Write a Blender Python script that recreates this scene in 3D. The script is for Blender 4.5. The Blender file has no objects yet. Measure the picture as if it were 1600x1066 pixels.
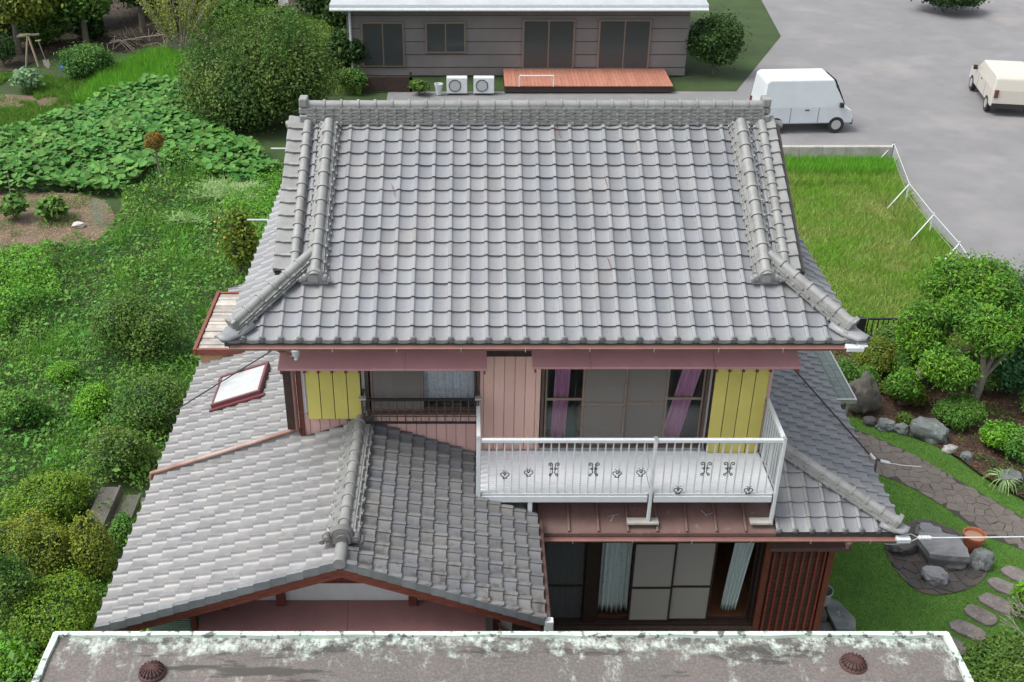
import bpy, bmesh, math, random
import numpy as np
from mathutils import Vector, Matrix, noise as mnoise
random.seed(7); RNG = np.random.default_rng(11)
R = math.radians
sc = bpy.context.scene
col = sc.collection

# ------------------------------------------------------------------ camera, sky, sun, exposure
cd = bpy.data.cameras.new('camera'); cam = bpy.data.objects.new('camera', cd); col.objects.link(cam)
cam.location = (0, -13.5, 13.5); cam.rotation_euler = (R(90-30.3), 0, 0)
cd.sensor_width = 36; cd.lens = 1740/1600*36; cd.shift_x = 65/1600; cd.clip_end = 600; cd.clip_start = .1
sc.camera = cam
wd = bpy.data.worlds.new('World'); sc.world = wd; wd.use_nodes = True
wn = wd.node_tree; bg = wn.nodes['Background']
sky = wn.nodes.new('ShaderNodeTexSky'); sky.sky_type = 'NISHITA'; sky.sun_disc = False
SUN_EL, SUN_AZ = 58, -104          # azimuth measured from +Y, clockwise
sky.sun_elevation = R(SUN_EL); sky.sun_rotation = R(SUN_AZ); sky.dust_density = 4.0; sky.air_density = 1.0; sky.ozone_density = 1.0
hs = wn.nodes.new('ShaderNodeHueSaturation'); hs.inputs['Saturation'].default_value = .3
wn.links.new(sky.outputs[0], hs.inputs['Color']); wn.links.new(hs.outputs[0], bg.inputs['Color'])
bg.inputs['Strength'].default_value = .15
sl = bpy.data.lights.new('sun', 'SUN'); sun = bpy.data.objects.new('sun', sl); col.objects.link(sun)
sl.energy = 1.15; sl.angle = R(24); sl.color = (1, .96, .9)
az = R(SUN_AZ); el = R(SUN_EL)
sd = Vector((math.sin(az)*math.cos(el), math.cos(az)*math.cos(el), math.sin(el)))
sun.rotation_euler = sd.to_track_quat('Z', 'Y').to_euler()
sc.view_settings.view_transform = 'Standard'; sc.view_settings.look = 'None'
sc.view_settings.exposure = 1.08; sc.view_settings.gamma = 1
sc.view_settings.use_curve_mapping = False

# ------------------------------------------------------------------ helpers
def tag(o, label=None, cat=None, group=None, kind=None):
    if label: o['label'] = label
    if cat: o['category'] = cat
    if group: o['group'] = group
    if kind: o['kind'] = kind
    return o
def empty(name, loc=(0,0,0), rz=0):
    o = bpy.data.objects.new(name, None); o.location = loc; o.rotation_euler = (0,0,rz); col.objects.link(o); o.empty_display_size = .2
    return o
def link(name, me, parent=None, loc=None, mat=None):
    o = bpy.data.objects.new(name, me); col.objects.link(o)
    if parent: o.parent = parent
    if loc is not None: o.location = loc
    if mat and not me.materials: me.materials.append(mat)
    return o
class MB:
    def __init__(s): s.v=[]; s.f=[]
    def add(s, v, f):
        n=len(s.v); s.v += [tuple(p) for p in v]; s.f += [tuple(i+n for i in q) for q in f]; return s
    def box(s, x0,x1,y0,y1,z0,z1, M=None):
        v=[Vector((x,y,z)) for z in (z0,z1) for y in (y0,y1) for x in (x0,x1)]
        if M: v=[M@p for p in v]
        return s.add(v, [(0,2,3,1),(4,5,7,6),(0,1,5,4),(2,6,7,3),(0,4,6,2),(1,3,7,5)])
    def bar(s, a, b, w, h=None, up=(0,0,1)):
        a=Vector(a); b=Vector(b); h=h or w; d=(b-a); L=d.length; d.normalize(); u=Vector(up)
        if abs(d.dot(u))>.99: u=Vector((0,1,0))
        x=d.cross(u).normalized(); z=x.cross(d).normalized()
        v=[p+x*sx*w/2+z*sz*h/2 for p in (a,b) for sz in (-1,1) for sx in (-1,1)]
        return s.add(v, [(0,1,3,2),(4,6,7,5),(0,4,5,1),(2,3,7,6),(0,2,6,4),(1,5,7,3)])
    def tube(s, pts, r, n=8, cap=True):
        pts=[Vector(p) for p in pts]; rs=r if isinstance(r,(list,tuple)) else [r]*len(pts); base=len(s.v); px=None
        for i,p in enumerate(pts):
            d=(pts[min(i+1,len(pts)-1)]-pts[max(i-1,0)]).normalized()
            if px is None: px=d.orthogonal().normalized()
            x=(px-d*px.dot(d)).normalized(); y=d.cross(x); px=x
            for k in range(n):
                a=2*math.pi*k/n; s.v.append(tuple(p+(x*math.cos(a)+y*math.sin(a))*rs[i]))
        for i in range(len(pts)-1):
            for k in range(n):
                a=base+i*n+k; b=base+i*n+(k+1)%n; s.f.append((a,b,b+n,a+n))
        if cap:
            s.f.append(tuple(base+k for k in range(n))[::-1]); s.f.append(tuple(base+(len(pts)-1)*n+k for k in range(n)))
        return s
    def prism(s, poly, z0, z1, M=None):      # poly: list of (x,y) counter-clockwise
        n=len(poly); v=[Vector((x,y,z0)) for x,y in poly]+[Vector((x,y,z1)) for x,y in poly]
        if M: v=[M@p for p in v]
        return s.add(v, [tuple(range(n))[::-1], tuple(range(n,2*n))]+[(i,(i+1)%n,(i+1)%n+n,i+n) for i in range(n)])
    def lathe(s, prof, c=(0,0,0), n=20):
        base=len(s.v)
        for r,z in prof:
            for k in range(n):
                a=2*math.pi*k/n; s.v.append((c[0]+r*math.cos(a), c[1]+r*math.sin(a), c[2]+z))
        for i in range(len(prof)-1):
            for k in range(n):
                a=base+i*n+k; b=base+i*n+(k+1)%n; s.f.append((a,b,b+n,a+n))
        return s
    def mesh(s, name, mat, smooth=False):
        me=bpy.data.meshes.new(name); me.from_pydata(s.v,[],s.f); me.materials.append(mat)
        if smooth:
            me.polygons.foreach_set('use_smooth',[True]*len(me.polygons)); me.set_sharp_from_angle(angle=R(38))
        me.update(); return me
    def build(s, name, mat, parent=None, smooth=False, bevel=0):
        o=link(name, s.mesh(name,mat,smooth), parent)
        if bevel:
            b=o.modifiers.new('b','BEVEL'); b.width=bevel; b.segments=2; b.limit_method='ANGLE'
        return o
def npmesh(name, V, F, mat, smooth=False):
    me=bpy.data.meshes.new(name); k=F.shape[1]
    me.vertices.add(len(V)); me.vertices.foreach_set('co', np.ascontiguousarray(V,dtype=np.float32).ravel())
    me.loops.add(F.size); me.loops.foreach_set('vertex_index', F.astype(np.int32).ravel())
    me.polygons.add(len(F)); me.polygons.foreach_set('loop_start', np.arange(0,F.size,k,dtype=np.int32))
    if smooth: me.polygons.foreach_set('use_smooth', np.ones(len(F),dtype=bool))
    me.materials.append(mat); me.update(calc_edges=True); return me

# ------------------------------------------------------------------ materials
def mat(name, c, rough=.6, c2=None, scale=6, mix=(.35,.7), rnd=.0, isl=False, spec=.4, bump=0, bscale=60, detail=5,
        streak=None, metal=0, space='obj', coat=0, ymask=None, c3=None, s3=40, m3=(.6,.7), hue=0, trans=0):
    m=bpy.data.materials.new(name); m.use_nodes=True; t=m.node_tree; N=t.nodes; L=t.links; b=N['Principled BSDF']
    def rgb(v): n=N.new('ShaderNodeRGB'); n.outputs[0].default_value=(*v,1); return n.outputs[0]
    cur=rgb(c)
    co=N.new('ShaderNodeTexCoord').outputs['Object'] if space=='obj' else N.new('ShaderNodeNewGeometry').outputs['Position']
    def nz(sc_,lo,hi,st=None,det=detail):
        n=N.new('ShaderNodeTexNoise'); n.inputs['Scale'].default_value=sc_; n.inputs['Detail'].default_value=det; n.inputs['Roughness'].default_value=.62
        if st:
            mp=N.new('ShaderNodeMapping'); mp.inputs['Scale'].default_value=st; L.new(co,mp.inputs[0]); L.new(mp.outputs[0],n.inputs['Vector'])
        else: L.new(co,n.inputs['Vector'])
        mr=N.new('ShaderNodeMapRange'); mr.inputs['From Min'].default_value=lo; mr.inputs['From Max'].default_value=hi; L.new(n.outputs['Fac'],mr.inputs['Value']); return mr.outputs[0]
    def mixc(f,a,bb):
        x=N.new('ShaderNodeMix'); x.data_type='RGBA'
        if hasattr(f,'links'): L.new(f,x.inputs[0])
        else: x.inputs[0].default_value=f
        L.new(a,x.inputs[6]); L.new(bb,x.inputs[7]); return x.outputs[2]
    if c2: cur=mixc(nz(scale,mix[0],mix[1],streak),cur,rgb(c2))
    if c3:
        f3=nz(s3,m3[0],m3[1],None,3)
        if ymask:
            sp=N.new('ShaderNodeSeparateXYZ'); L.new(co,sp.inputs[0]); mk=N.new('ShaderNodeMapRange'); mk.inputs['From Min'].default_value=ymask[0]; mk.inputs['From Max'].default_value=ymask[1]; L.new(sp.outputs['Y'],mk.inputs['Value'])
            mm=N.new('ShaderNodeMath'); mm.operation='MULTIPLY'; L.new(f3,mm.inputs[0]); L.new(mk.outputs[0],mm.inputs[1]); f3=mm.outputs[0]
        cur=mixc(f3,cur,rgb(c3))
    if rnd or hue:
        oi=N.new('ShaderNodeObjectInfo'); r=oi.outputs['Random']
        if isl:
            gi=N.new('ShaderNodeNewGeometry'); ad=N.new('ShaderNodeMath'); ad.operation='ADD'; L.new(r,ad.inputs[0]); L.new(gi.outputs['Random Per Island'],ad.inputs[1])
            fr=N.new('ShaderNodeMath'); fr.operation='FRACT'; L.new(ad.outputs[0],fr.inputs[0]); r=fr.outputs[0]
        h=N.new('ShaderNodeHueSaturation'); L.new(cur,h.inputs['Color'])
        mr=N.new('ShaderNodeMapRange'); mr.inputs['To Min'].default_value=1-rnd; mr.inputs['To Max'].default_value=1+rnd; L.new(r,mr.inputs['Value']); L.new(mr.outputs[0],h.inputs['Value'])
        if hue:
            m7=N.new('ShaderNodeMath'); m7.operation='MULTIPLY'; m7.inputs[1].default_value=7.31; L.new(r,m7.inputs[0]); f7=N.new('ShaderNodeMath'); f7.operation='FRACT'; L.new(m7.outputs[0],f7.inputs[0])
            m8=N.new('ShaderNodeMapRange'); m8.inputs['To Min'].default_value=.5-hue; m8.inputs['To Max'].default_value=.5+hue; L.new(f7.outputs[0],m8.inputs['Value']); L.new(m8.outputs[0],h.inputs['Hue'])
        cur=h.outputs[0]
    L.new(cur,b.inputs['Base Color']); b.inputs['Roughness'].default_value=rough; b.inputs['Specular IOR Level'].default_value=spec; b.inputs['Metallic'].default_value=metal
    if coat: b.inputs['Coat Weight'].default_value=coat
    if bump:
        n=N.new('ShaderNodeTexNoise'); n.inputs['Scale'].default_value=bscale; n.inputs['Detail'].default_value=6; L.new(co,n.inputs['Vector'])
        bp=N.new('ShaderNodeBump'); bp.inputs['Strength'].default_value=bump; bp.inputs['Distance'].default_value=.02; L.new(n.outputs['Fac'],bp.inputs['Height']); L.new(bp.outputs[0],b.inputs['Normal'])
    if trans:
        tr=N.new('ShaderNodeBsdfTranslucent'); L.new(cur,tr.inputs['Color']); mx=N.new('ShaderNodeMixShader'); mx.inputs[0].default_value=trans
        L.new(b.outputs[0],mx.inputs[1]); L.new(tr.outputs[0],mx.inputs[2]); L.new(mx.outputs[0],N['Material Output'].inputs['Surface'])
    return m
T_TILE = mat('smoked_tile',(.155,.166,.181),.5,(.178,.178,.18),1.3,(.35,.7),rnd=.13,isl=True,spec=.5,bump=.06,bscale=30,space='pos',c3=(.125,.13,.135),s3=14,m3=(.58,.78),hue=.03)
T_LEFT = mat('sunlit_slope_tile',(.175,.173,.171),.42,(.135,.139,.147),2.2,(.35,.7),rnd=.11,isl=True,spec=.6,bump=.06,bscale=30,space='pos',c3=(.21,.208,.20),s3=5,m3=(.45,.75))  # lit copy of the roof tile: left-facing brightness is put into the colour
T_DARK = mat('stained_shaded_tile',(.10,.107,.118),.45,(.13,.128,.122),2.0,(.35,.65),rnd=.18,isl=True,spec=.5,bump=.2,bscale=30,space='pos',c3=(.07,.062,.058),s3=6,m3=(.52,.64),ymask=(-.6,-2.2),hue=.03)  # dark base paints in the right slope's shade; lower brown patches are stains
T_RIDGE = mat('ridge_tile_clay',(.21,.215,.21),.5,(.15,.155,.147),5,(.4,.75),rnd=.07,isl=True,spec=.4,bump=.1,bscale=50,space='pos')
T_CAP = mat('eave_cap_clay',(.11,.125,.135),.5,(.16,.165,.16),9,rnd=.15,spec=.4)
M_DECK = mat('roof_underlay',(.05,.045,.04),.8)
M_RED = mat('red_brown_timber',(.20,.06,.04),.55,(.10,.032,.022),7,bump=.2,bscale=30,streak=(1,6,6))
M_PINK = mat('pink_board_paint',(.60,.385,.35),.7,(.54,.34,.305),3,(.3,.75),rnd=.06,bump=.12,bscale=40,streak=(5,5,1))
M_PEACH = mat('faded_peach_board',(.60,.40,.32),.7,(.58,.37,.33),2.5,(.3,.75),rnd=.05,bump=.12,bscale=40,streak=(5,5,1))
M_YEL = mat('mustard_yellow_paint',(.50,.445,.115),.6,(.44,.39,.10),2.2,(.35,.75),rnd=.05,bump=.1,c3=(.40,.36,.13),s3=14,m3=(.6,.8))
M_AWN = mat('mauve_awning_paint',(.44,.235,.245),.45,(.38,.20,.205),1.6,(.35,.7),spec=.4,c3=(.37,.18,.15),s3=5,m3=(.62,.8))
M_BROWN = mat('brown_sheet_metal',(.135,.078,.068),.4,(.095,.06,.052),4,(.35,.75),spec=.5,c3=(.17,.12,.11),s3=9,m3=(.6,.75))
M_GUT = mat('reddish_gutter',(.20,.095,.078),.45,(.15,.075,.06),4,spec=.5)
M_PIPE = mat('faded_pipe',(.19,.095,.07),.5,(.30,.22,.19),1.2,(.45,.6),space='pos')
M_ALU = mat('white_aluminium',(.50,.53,.54),.4,(.43,.46,.47),7,(.4,.8),spec=.5)
M_DECKW = mat('white_deck_sheet',(.66,.68,.70),.45,(.60,.62,.64),2.5,(.4,.8),spec=.4)
M_BLACK = mat('black_iron',(.02,.02,.022),.45)
M_FRAME = mat('bronze_frame',(.085,.06,.045),.4,(.06,.042,.033),8,spec=.5)
M_FRAME2 = mat('tan_bronze_frame',(.20,.15,.12),.4,(.15,.115,.09),8,spec=.5)
M_DKW = mat('dark_wood',(.028,.018,.015),.6,(.045,.026,.02),9)
M_WHITE = mat('white_plaster',(.80,.80,.785),.8,(.72,.71,.69),5)
M_SCREEN = mat('insect_screen',(.20,.19,.175),.8,(.175,.165,.15),3,(.3,.8),space='pos')
M_LAV = mat('lilac_curtain_cloth',(.80,.42,.66),.85,(.66,.33,.54),9,(.4,.7),streak=(6,1,.6),trans=.3)
M_CURT = mat('pale_blue_curtain_cloth',(.66,.75,.74),.85,(.56,.66,.66),20,(.45,.7),c3=(.12,.16,.2),s3=18,m3=(.68,.72))
M_NET = mat('white_net_curtain',(.66,.70,.74),.9,(.5,.54,.58),24,(.45,.6),streak=(1,1,1))
M_ROOM = mat('dim_room_wall',(.22,.21,.19),.9,(.18,.17,.15),2)
M_FLOORW = mat('oiled_floor_board',(.36,.18,.085),.4,(.26,.125,.06),6,rnd=.08,streak=(1,8,1))
M_GREENBOX = mat('teal_plastic',(.05,.24,.17),.5)
M_CYAN = mat('teal_cloth',(.10,.22,.22),.8)
M_SOIL = mat('garden_soil',(.085,.058,.04),.95,(.14,.10,.068),1.6,(.35,.7),bump=.6,bscale=9,space='pos',c3=(.19,.15,.105),s3=16,m3=(.58,.7))
M_MULCH = mat('leaf_litter_soil',(.035,.022,.015),.95,(.065,.042,.028),3,(.35,.7),bump=.6,bscale=22,space='pos')
M_WOODS = mat('woodland_floor',(.022,.019,.013),.95,(.045,.036,.024),1.2,(.35,.7),bump=.5,bscale=6,space='pos')
M_GROUND = mat('weedy_ground',(.03,.06,.012),.95,(.02,.035,.01),.8,(.35,.7),bump=.6,bscale=8,space='pos',c3=(.05,.045,.02),s3=2,m3=(.6,.75))
M_LAWN = mat('lawn_turf',(.07,.16,.024),.95,(.05,.12,.02),1.5,(.35,.7),bump=.5,bscale=60,space='pos')
M_ASPH = mat('asphalt',(.165,.165,.17),.85,(.14,.14,.143),.8,(.35,.7),bump=.15,bscale=60,space='pos',c3=(.21,.2,.195),s3=.35,m3=(.5,.75))
M_CONC = mat('pale_concrete',(.34,.33,.30),.85,(.22,.215,.19),3,(.35,.7),bump=.3,bscale=30,space='pos')
M_STEP = mat('damp_concrete',(.10,.095,.082),.9,(.055,.055,.045),4,(.35,.7),bump=.4,bscale=25,space='pos')
M_PAVE = mat('purple_brown_paving',(.125,.108,.096),.8,(.10,.087,.078),5,(.35,.7),rnd=.09,bump=.4,bscale=30,space='pos')
M_PAVED = mat('dark_pond_paving',(.048,.043,.040),.75,(.07,.063,.058),5,(.35,.7),rnd=.2,bump=.4,bscale=30,space='pos')
M_JOINT = mat('joint_mortar',(.04,.036,.032),.9)
M_JOINTL = mat('pale_joint_mortar',(.085,.072,.062),.9,(.07,.06,.05),9)
M_ROCK = mat('grey_green_rock',(.15,.17,.165),.75,(.075,.085,.08),3,(.4,.65),bump=.6,bscale=9,space='pos',c3=(.3,.31,.3),s3=7,m3=(.62,.72))
M_ROCKD = mat('dark_rock',(.045,.042,.042),.7,(.09,.085,.082),3,(.4,.7),bump=.7,bscale=9,space='pos')
M_SLATE = mat('blue_grey_slate_rock',(.175,.18,.19),.65,(.12,.125,.13),2.5,(.4,.65),bump=.5,bscale=12,space='pos',streak=(1,3,1))
M_TERRA = mat('terracotta',(.36,.11,.055),.7,(.27,.08,.045),7)
M_TERRAI = mat('dry_pot_soil',(.33,.19,.12),.9,(.25,.17,.10),12)
M_BUCKET = mat('grey_plastic',(.30,.32,.31),.5,(.24,.26,.25),8)
M_BARK = mat('grey_bark',(.16,.14,.115),.9,(.09,.08,.065),8,bump=.6,bscale=30,space='pos')
M_PALEBARK = mat('pale_bark',(.3,.28,.24),.9,(.2,.18,.15),8)
M_DEAD = mat('dead_twig_wood',(.2,.17,.13),.9)
M_NGREEN = mat('green_grey_shingle',(.135,.165,.155),.7,(.10,.13,.125),4,(.35,.7),rnd=.08,space='pos',c3=(.24,.26,.24),s3=10,m3=(.6,.75))
M_CORR = mat('green_louvre_paint',(.20,.30,.25),.5)
M_RUST = mat('rusty_iron',(.065,.028,.026),.75,(.04,.02,.018),20)
M_MAUVEWALL = mat('neighbour_wall_render',(.165,.15,.15),.85,(.13,.12,.118),.6,(.35,.7),space='pos')
M_BRICKO = mat('orange_deck_board',(.34,.15,.10),.7,(.27,.115,.08),5,rnd=.1)
M_VAN = mat('white_vehicle_paint',(.50,.54,.57),.3,(.46,.50,.53),2,spec=.5,coat=.3)
M_CREAM = mat('cream_vehicle_paint',(.42,.40,.35),.3,spec=.6,coat=.5)
M_DGLASS = mat('dark_glass',(.02,.025,.03),.08,spec=.8)
M_TYRE = mat('tyre_rubber',(.02,.02,.02),.8)
M_STEEL = mat('galvanised_steel',(.45,.46,.45),.4,metal=.6)
M_NETG = mat('green_plastic_net',(.08,.22,.14),.6)
M_FRUIT = mat('yellow_fruit',(.40,.30,.05),.5)
M_BLUE = mat('blue_plastic_sheet',(.03,.10,.42),.5)
M_RUSTSPADE = mat('weathered_spade_steel',(.34,.28,.25),.6)
M_HANDLE = mat('worn_ash_handle',(.3,.24,.17),.8)
def leafm(n,c,c2,rough=.55,rnd=.36,hue=.02,trans=.25,scale=.8):
    return mat(n,c,rough,c2,scale,(.35,.65),rnd=rnd,isl=True,spec=.12,space='pos',hue=hue,trans=trans,detail=3)
LM = {
 'tree_dark': leafm('dark_foliage',(.05,.11,.028),(.11,.17,.04)), 'vine': leafm('bramble_leaf',(0.062,0.163,0.037),(0.112,0.213,0.050)),
 'dark': leafm('deep_green_leaf',(0.027,0.062,0.019),(0.050,0.100,0.025)), 'blue': leafm('pale_leaf',(0.175,0.288,0.163),(0.125,0.237,0.100)),
 'mid': leafm('mid_green_leaf',(0.062,0.150,0.031),(0.112,0.188,0.037)), 'olive': leafm('olive_leaf',(.17,.21,.03),(.10,.17,.025)),
 'bright': leafm('bright_green_leaf',(.16,.36,.03),(.10,.26,.03)), 'green': leafm('fresh_green_leaf',(.08,.21,.04),(.12,.25,.045)),
 'azalea': leafm('azalea_leaf',(.15,.26,.025),(.10,.19,.025)), 'azalea2': leafm('yellowish_azalea_leaf',(.19,.23,.03),(.12,.18,.03)),
 'camellia': leafm('camellia_leaf',(0.031,0.106,0.037),(0.050,0.138,0.050),.3,hue=.01,trans=.1), 'squash': leafm('squash_leaf',(.06,.175,.035),(.10,.23,.05),.5,rnd=.35),
 'yellow': leafm('yellow_green_leaf',(0.250,0.300,0.050),(0.175,0.225,0.050)), 'grass': leafm('grass_blade',(.14,.30,.03),(.24,.31,.08),rnd=.35,scale=.5),
 'tall': leafm('lush_grass_blade',(0.106,0.312,0.025),(0.138,0.338,0.037),rnd=.3), 'lawn': leafm('lawn_blade',(.085,.21,.026),(.12,.225,.035),rnd=.3,scale=1.2),
 'weed': leafm('weed_leaf',(.05,.15,.026),(.14,.25,.045),scale=.35), 'weed2': leafm('bright_weed_leaf',(.13,.32,.035),(.09,.24,.03),scale=.6),
 'pine': leafm('podocarpus_leaf',(.14,.30,.03),(.07,.18,.03)), 'litter': leafm('dry_leaf_litter',(.13,.065,.035),(.085,.05,.03),rnd=.5,trans=0),
 'straw': leafm('dry_straw',(0.375,0.300,0.163),(0.275,0.237,0.125),rnd=.3,trans=0), 'rust': leafm('rusty_topiary_leaf',(0.200,0.150,0.025),(0.250,0.125,0.037)),
 'cream': leafm('variegated_blade',(.26,.38,.16),(.18,.30,.10),trans=.1),
}
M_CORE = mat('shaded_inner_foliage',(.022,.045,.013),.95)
def glass(name, tint=(.8,.85,.85), op=.25):
    m=bpy.data.materials.new(name); m.use_nodes=True; N=m.node_tree.nodes; L=m.node_tree.links; N.clear()
    o=N.new('ShaderNodeOutputMaterial'); t=N.new('ShaderNodeBsdfTransparent'); t.inputs[0].default_value=(*tint,1)
    g=N.new('ShaderNodeBsdfGlossy'); g.inputs['Roughness'].default_value=.03; f=N.new('ShaderNodeFresnel'); f.inputs[0].default_value=1.5
    mx=N.new('ShaderNodeMixShader'); L.new(f.outputs[0],mx.inputs[0]); L.new(t.outputs[0],mx.inputs[1]); L.new(g.outputs[0],mx.inputs[2]); L.new(mx.outputs[0],o.inputs[0]); return m
def screenm(name, c, op):
    m=bpy.data.materials.new(name); m.use_nodes=True; N=m.node_tree.nodes; L=m.node_tree.links; N.clear()
    o=N.new('ShaderNodeOutputMaterial'); t=N.new('ShaderNodeBsdfTransparent'); d=N.new('ShaderNodeBsdfDiffuse'); d.inputs[0].default_value=(*c,1)
    mx=N.new('ShaderNodeMixShader'); mx.inputs[0].default_value=op; L.new(t.outputs[0],mx.inputs[1]); L.new(d.outputs[0],mx.inputs[2]); L.new(mx.outputs[0],o.inputs[0]); return m
G_GLASS = glass('window_glass',(.96,.97,.97)); G_SCR = screenm('screen_mesh',(.22,.205,.185),.62); G_SCR2 = screenm('pale_screen_mesh',(.42,.40,.37),.78); G_NET = screenm('dark_net',(.12,.125,.125),.6)

# ------------------------------------------------------------------ numpy foliage tools
def vnoise(x,y,s,seed=0):
    r=np.random.default_rng(seed); g=r.random((64,64)); x=x/s; y=y/s
    xi=np.floor(x).astype(int); yi=np.floor(y).astype(int); fx=x-xi; fy=y-yi; fx=fx*fx*(3-2*fx); fy=fy*fy*(3-2*fy)
    a=g[xi%64,yi%64]; b=g[(xi+1)%64,yi%64]; c=g[xi%64,(yi+1)%64]; d=g[(xi+1)%64,(yi+1)%64]
    return (a*(1-fx)+b*fx)*(1-fy)+(c*(1-fx)+d*fx)*fy
def leaves(P,N,S,aspect=.5,jit=.6):
    n=len(P); N=N+RNG.normal(0,jit,(n,3)); N/=np.linalg.norm(N,axis=1)[:,None]+1e-9
    A=np.cross(N,RNG.normal(0,1,(n,3))); A/=np.linalg.norm(A,axis=1)[:,None]+1e-9; B=np.cross(N,A); S=S[:,None]
    V=np.stack([P-A*S*.5, P+B*S*aspect*.5+N*S*.06, P+A*S*.5-N*S*.1, P-B*S*aspect*.5+N*S*.06],1).reshape(-1,3)
    return V, np.arange(4*n).reshape(-1,4)
def inpoly(x,y,poly):
    r=np.zeros(len(x),bool); n=len(poly)
    for i in range(n):
        x0,y0=poly[i]; x1,y1=poly[(i+1)%n]
        if y0==y1: continue
        c=((y0>y)!=(y1>y))&(x<(x1-x0)*(y-y0)/(y1-y0)+x0); r^=c
    return r
def scatter(poly,n):
    xs=[p[0] for p in poly]; ys=[p[1] for p in poly]; X=RNG.uniform(min(xs),max(xs),n*3); Y=RNG.uniform(min(ys),max(ys),n*3)
    k=inpoly(X,Y,poly); return X[k][:n],Y[k][:n]
def crown_points(c, r, n, lobes=9, shell=.35, seed=0, lobe=.5, low=-.6):
    g=np.random.default_rng(seed); c=np.array(c); r=np.array(r)
    d=g.normal(0,1,(lobes,3)); d/=np.linalg.norm(d,axis=1)[:,None]; d[:,2]=np.where(d[:,2]<low,-d[:,2],d[:,2])
    L=d*(1-lobe)*g.uniform(.75,1.05,(lobes,1)); lr=g.uniform(.75,1.15,lobes)*lobe
    L=np.vstack([L,[[0,0,0]]]); lr=np.append(lr,1-lobe*.75)
    w=lr**2; k=g.choice(len(L),n,p=w/w.sum()); q=g.normal(0,1,(n,3)); q/=np.linalg.norm(q,axis=1)[:,None]
    rad=lr[k]*(1-shell*g.random(n)**1.5); p=L[k]+q*rad[:,None]
    # drop points buried in another lobe
    keep=np.ones(n,bool)
    for j in range(len(L)):
        dd=np.linalg.norm(p-L[j],axis=1); keep&=~((dd<lr[j]*(1-shell)*.98)&(k!=j))
    keep&=p[:,2]>-1
    p=p[keep]; q=q[keep]; nn=q/r; nn/=np.linalg.norm(nn,axis=1)[:,None]
    return c+p*r, nn, [(c+L[j]*r, r*lr[j]) for j in range(len(L))]
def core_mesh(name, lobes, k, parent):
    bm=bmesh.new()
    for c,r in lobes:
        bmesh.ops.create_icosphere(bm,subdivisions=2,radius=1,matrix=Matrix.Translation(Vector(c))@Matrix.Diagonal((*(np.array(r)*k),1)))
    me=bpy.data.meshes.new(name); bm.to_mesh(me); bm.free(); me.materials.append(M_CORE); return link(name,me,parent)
SEED=[100]
def plant(name, label, cat, x,y,z, rx,ry,h, m, n, ls, trunk=None, lobes=10, zc=None, jit=.7, aspect=.5, group=None, core=True, lobe=.5, crownname='crown', shell=.35, trmat=None):
    SEED[0]+=1; t=empty(name,(x,y,z)); tag(t,label,cat,group); n=int(n*1.7); ls=ls*1.15
    rz=h/2; cz=rz if zc is None else zc
    P,N,L=crown_points((0,0,cz),(rx,ry,rz),n,lobes=lobes,seed=SEED[0],lobe=lobe,shell=shell)
    g2=np.random.default_rng(SEED[0]); k2=g2.random(len(P))<.10; P[k2]+=N[k2]*np.array([rx,ry,rz])*g2.uniform(.02,.28,(k2.sum(),1)); P+=g2.normal(0,.03,P.shape)*np.array([rx,ry,rz]); P[:,2]=np.maximum(P[:,2],.02)
    V,F=leaves(P,N*.8+np.array([0,0,.55]),ls*RNG.uniform(.6,1.4,len(P)),jit=jit,aspect=aspect)
    o=link(crownname,npmesh(crownname,V,F,LM[m]),t)
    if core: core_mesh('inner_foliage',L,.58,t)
    if trunk:
        tr=MB()
        for pts,r in trunk: tr.tube(pts,r,8)
        tr.build('trunk',trmat or M_BARK,t,smooth=True)
    else:
        tr=MB(); 
        for k in range(4):
            a=random.random()*6.28; tr.tube([(0,0,-.05),(math.cos(a)*rx*.2,math.sin(a)*ry*.2,cz*.6),(math.cos(a)*rx*.5,math.sin(a)*ry*.5,cz)],[.03,.02,.01],5)
        tr.build('stem',M_BARK,t)
    return t
def blades(X,Y,Z,h,w,lean=.35,mm=None,name='grass',label=None,parent=None):
    n=len(X); a=RNG.uniform(0,6.28,n); b=RNG.uniform(0,6.28,n); hh=h*RNG.uniform(.5,1.2,n); l=hh*lean*RNG.uniform(.2,1.6,n)
    P=np.stack([X,Y,Z],1); W=np.stack([np.cos(a)*w,np.sin(a)*w,0*a],1); T=np.stack([np.cos(b)*l,np.sin(b)*l,hh],1)
    V=np.stack([P-W,P+W,P+T*.55+W*.6,P+T],1).reshape(-1,3)
    F=np.arange(4*n).reshape(-1,4)
    o=link(name,npmesh(name,V,F,mm),parent)
    if label: tag(o,label,'grass',kind='stuff')
    return o
def sheet(name, poly, z, m, kind='structure', parent=None, th=.0, label=None, cat=None):
    b=MB()
    if th: b.prism(poly,z-th,z)
    else: b.add([(x,y,z) for x,y in poly],[tuple(range(len(poly)))])
    o=b.build(name,m,parent)
    # triangulate concave outline safely
    bm=bmesh.new(); bm.from_mesh(o.data); bmesh.ops.triangulate(bm,faces=[f for f in bm.faces if len(f.verts)>4]); bmesh.ops.recalc_face_normals(bm,faces=bm.faces)
    if not th:
        for f in bm.faces:
            if f.normal.z<0: f.normal_flip()
    bm.to_mesh(o.data); bm.free()
    tag(o,label,cat,kind=kind); return o
def smooth_poly(p,k=4,close=True):
    out=[]; n=len(p)
    for i in range(n):
        p0,p1,p2,p3=[Vector((*p[(i+j-1)%n],0)) for j in range(4)]
        for t in range(k):
            t/=k; q=.5*((2*p1)+(-p0+p2)*t+(2*p0-5*p1+4*p2-p3)*t*t+(-p0+3*p1-3*p2+p3)*t**3); out.append((q.x,q.y))
    return out
GZ=-.8
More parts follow.
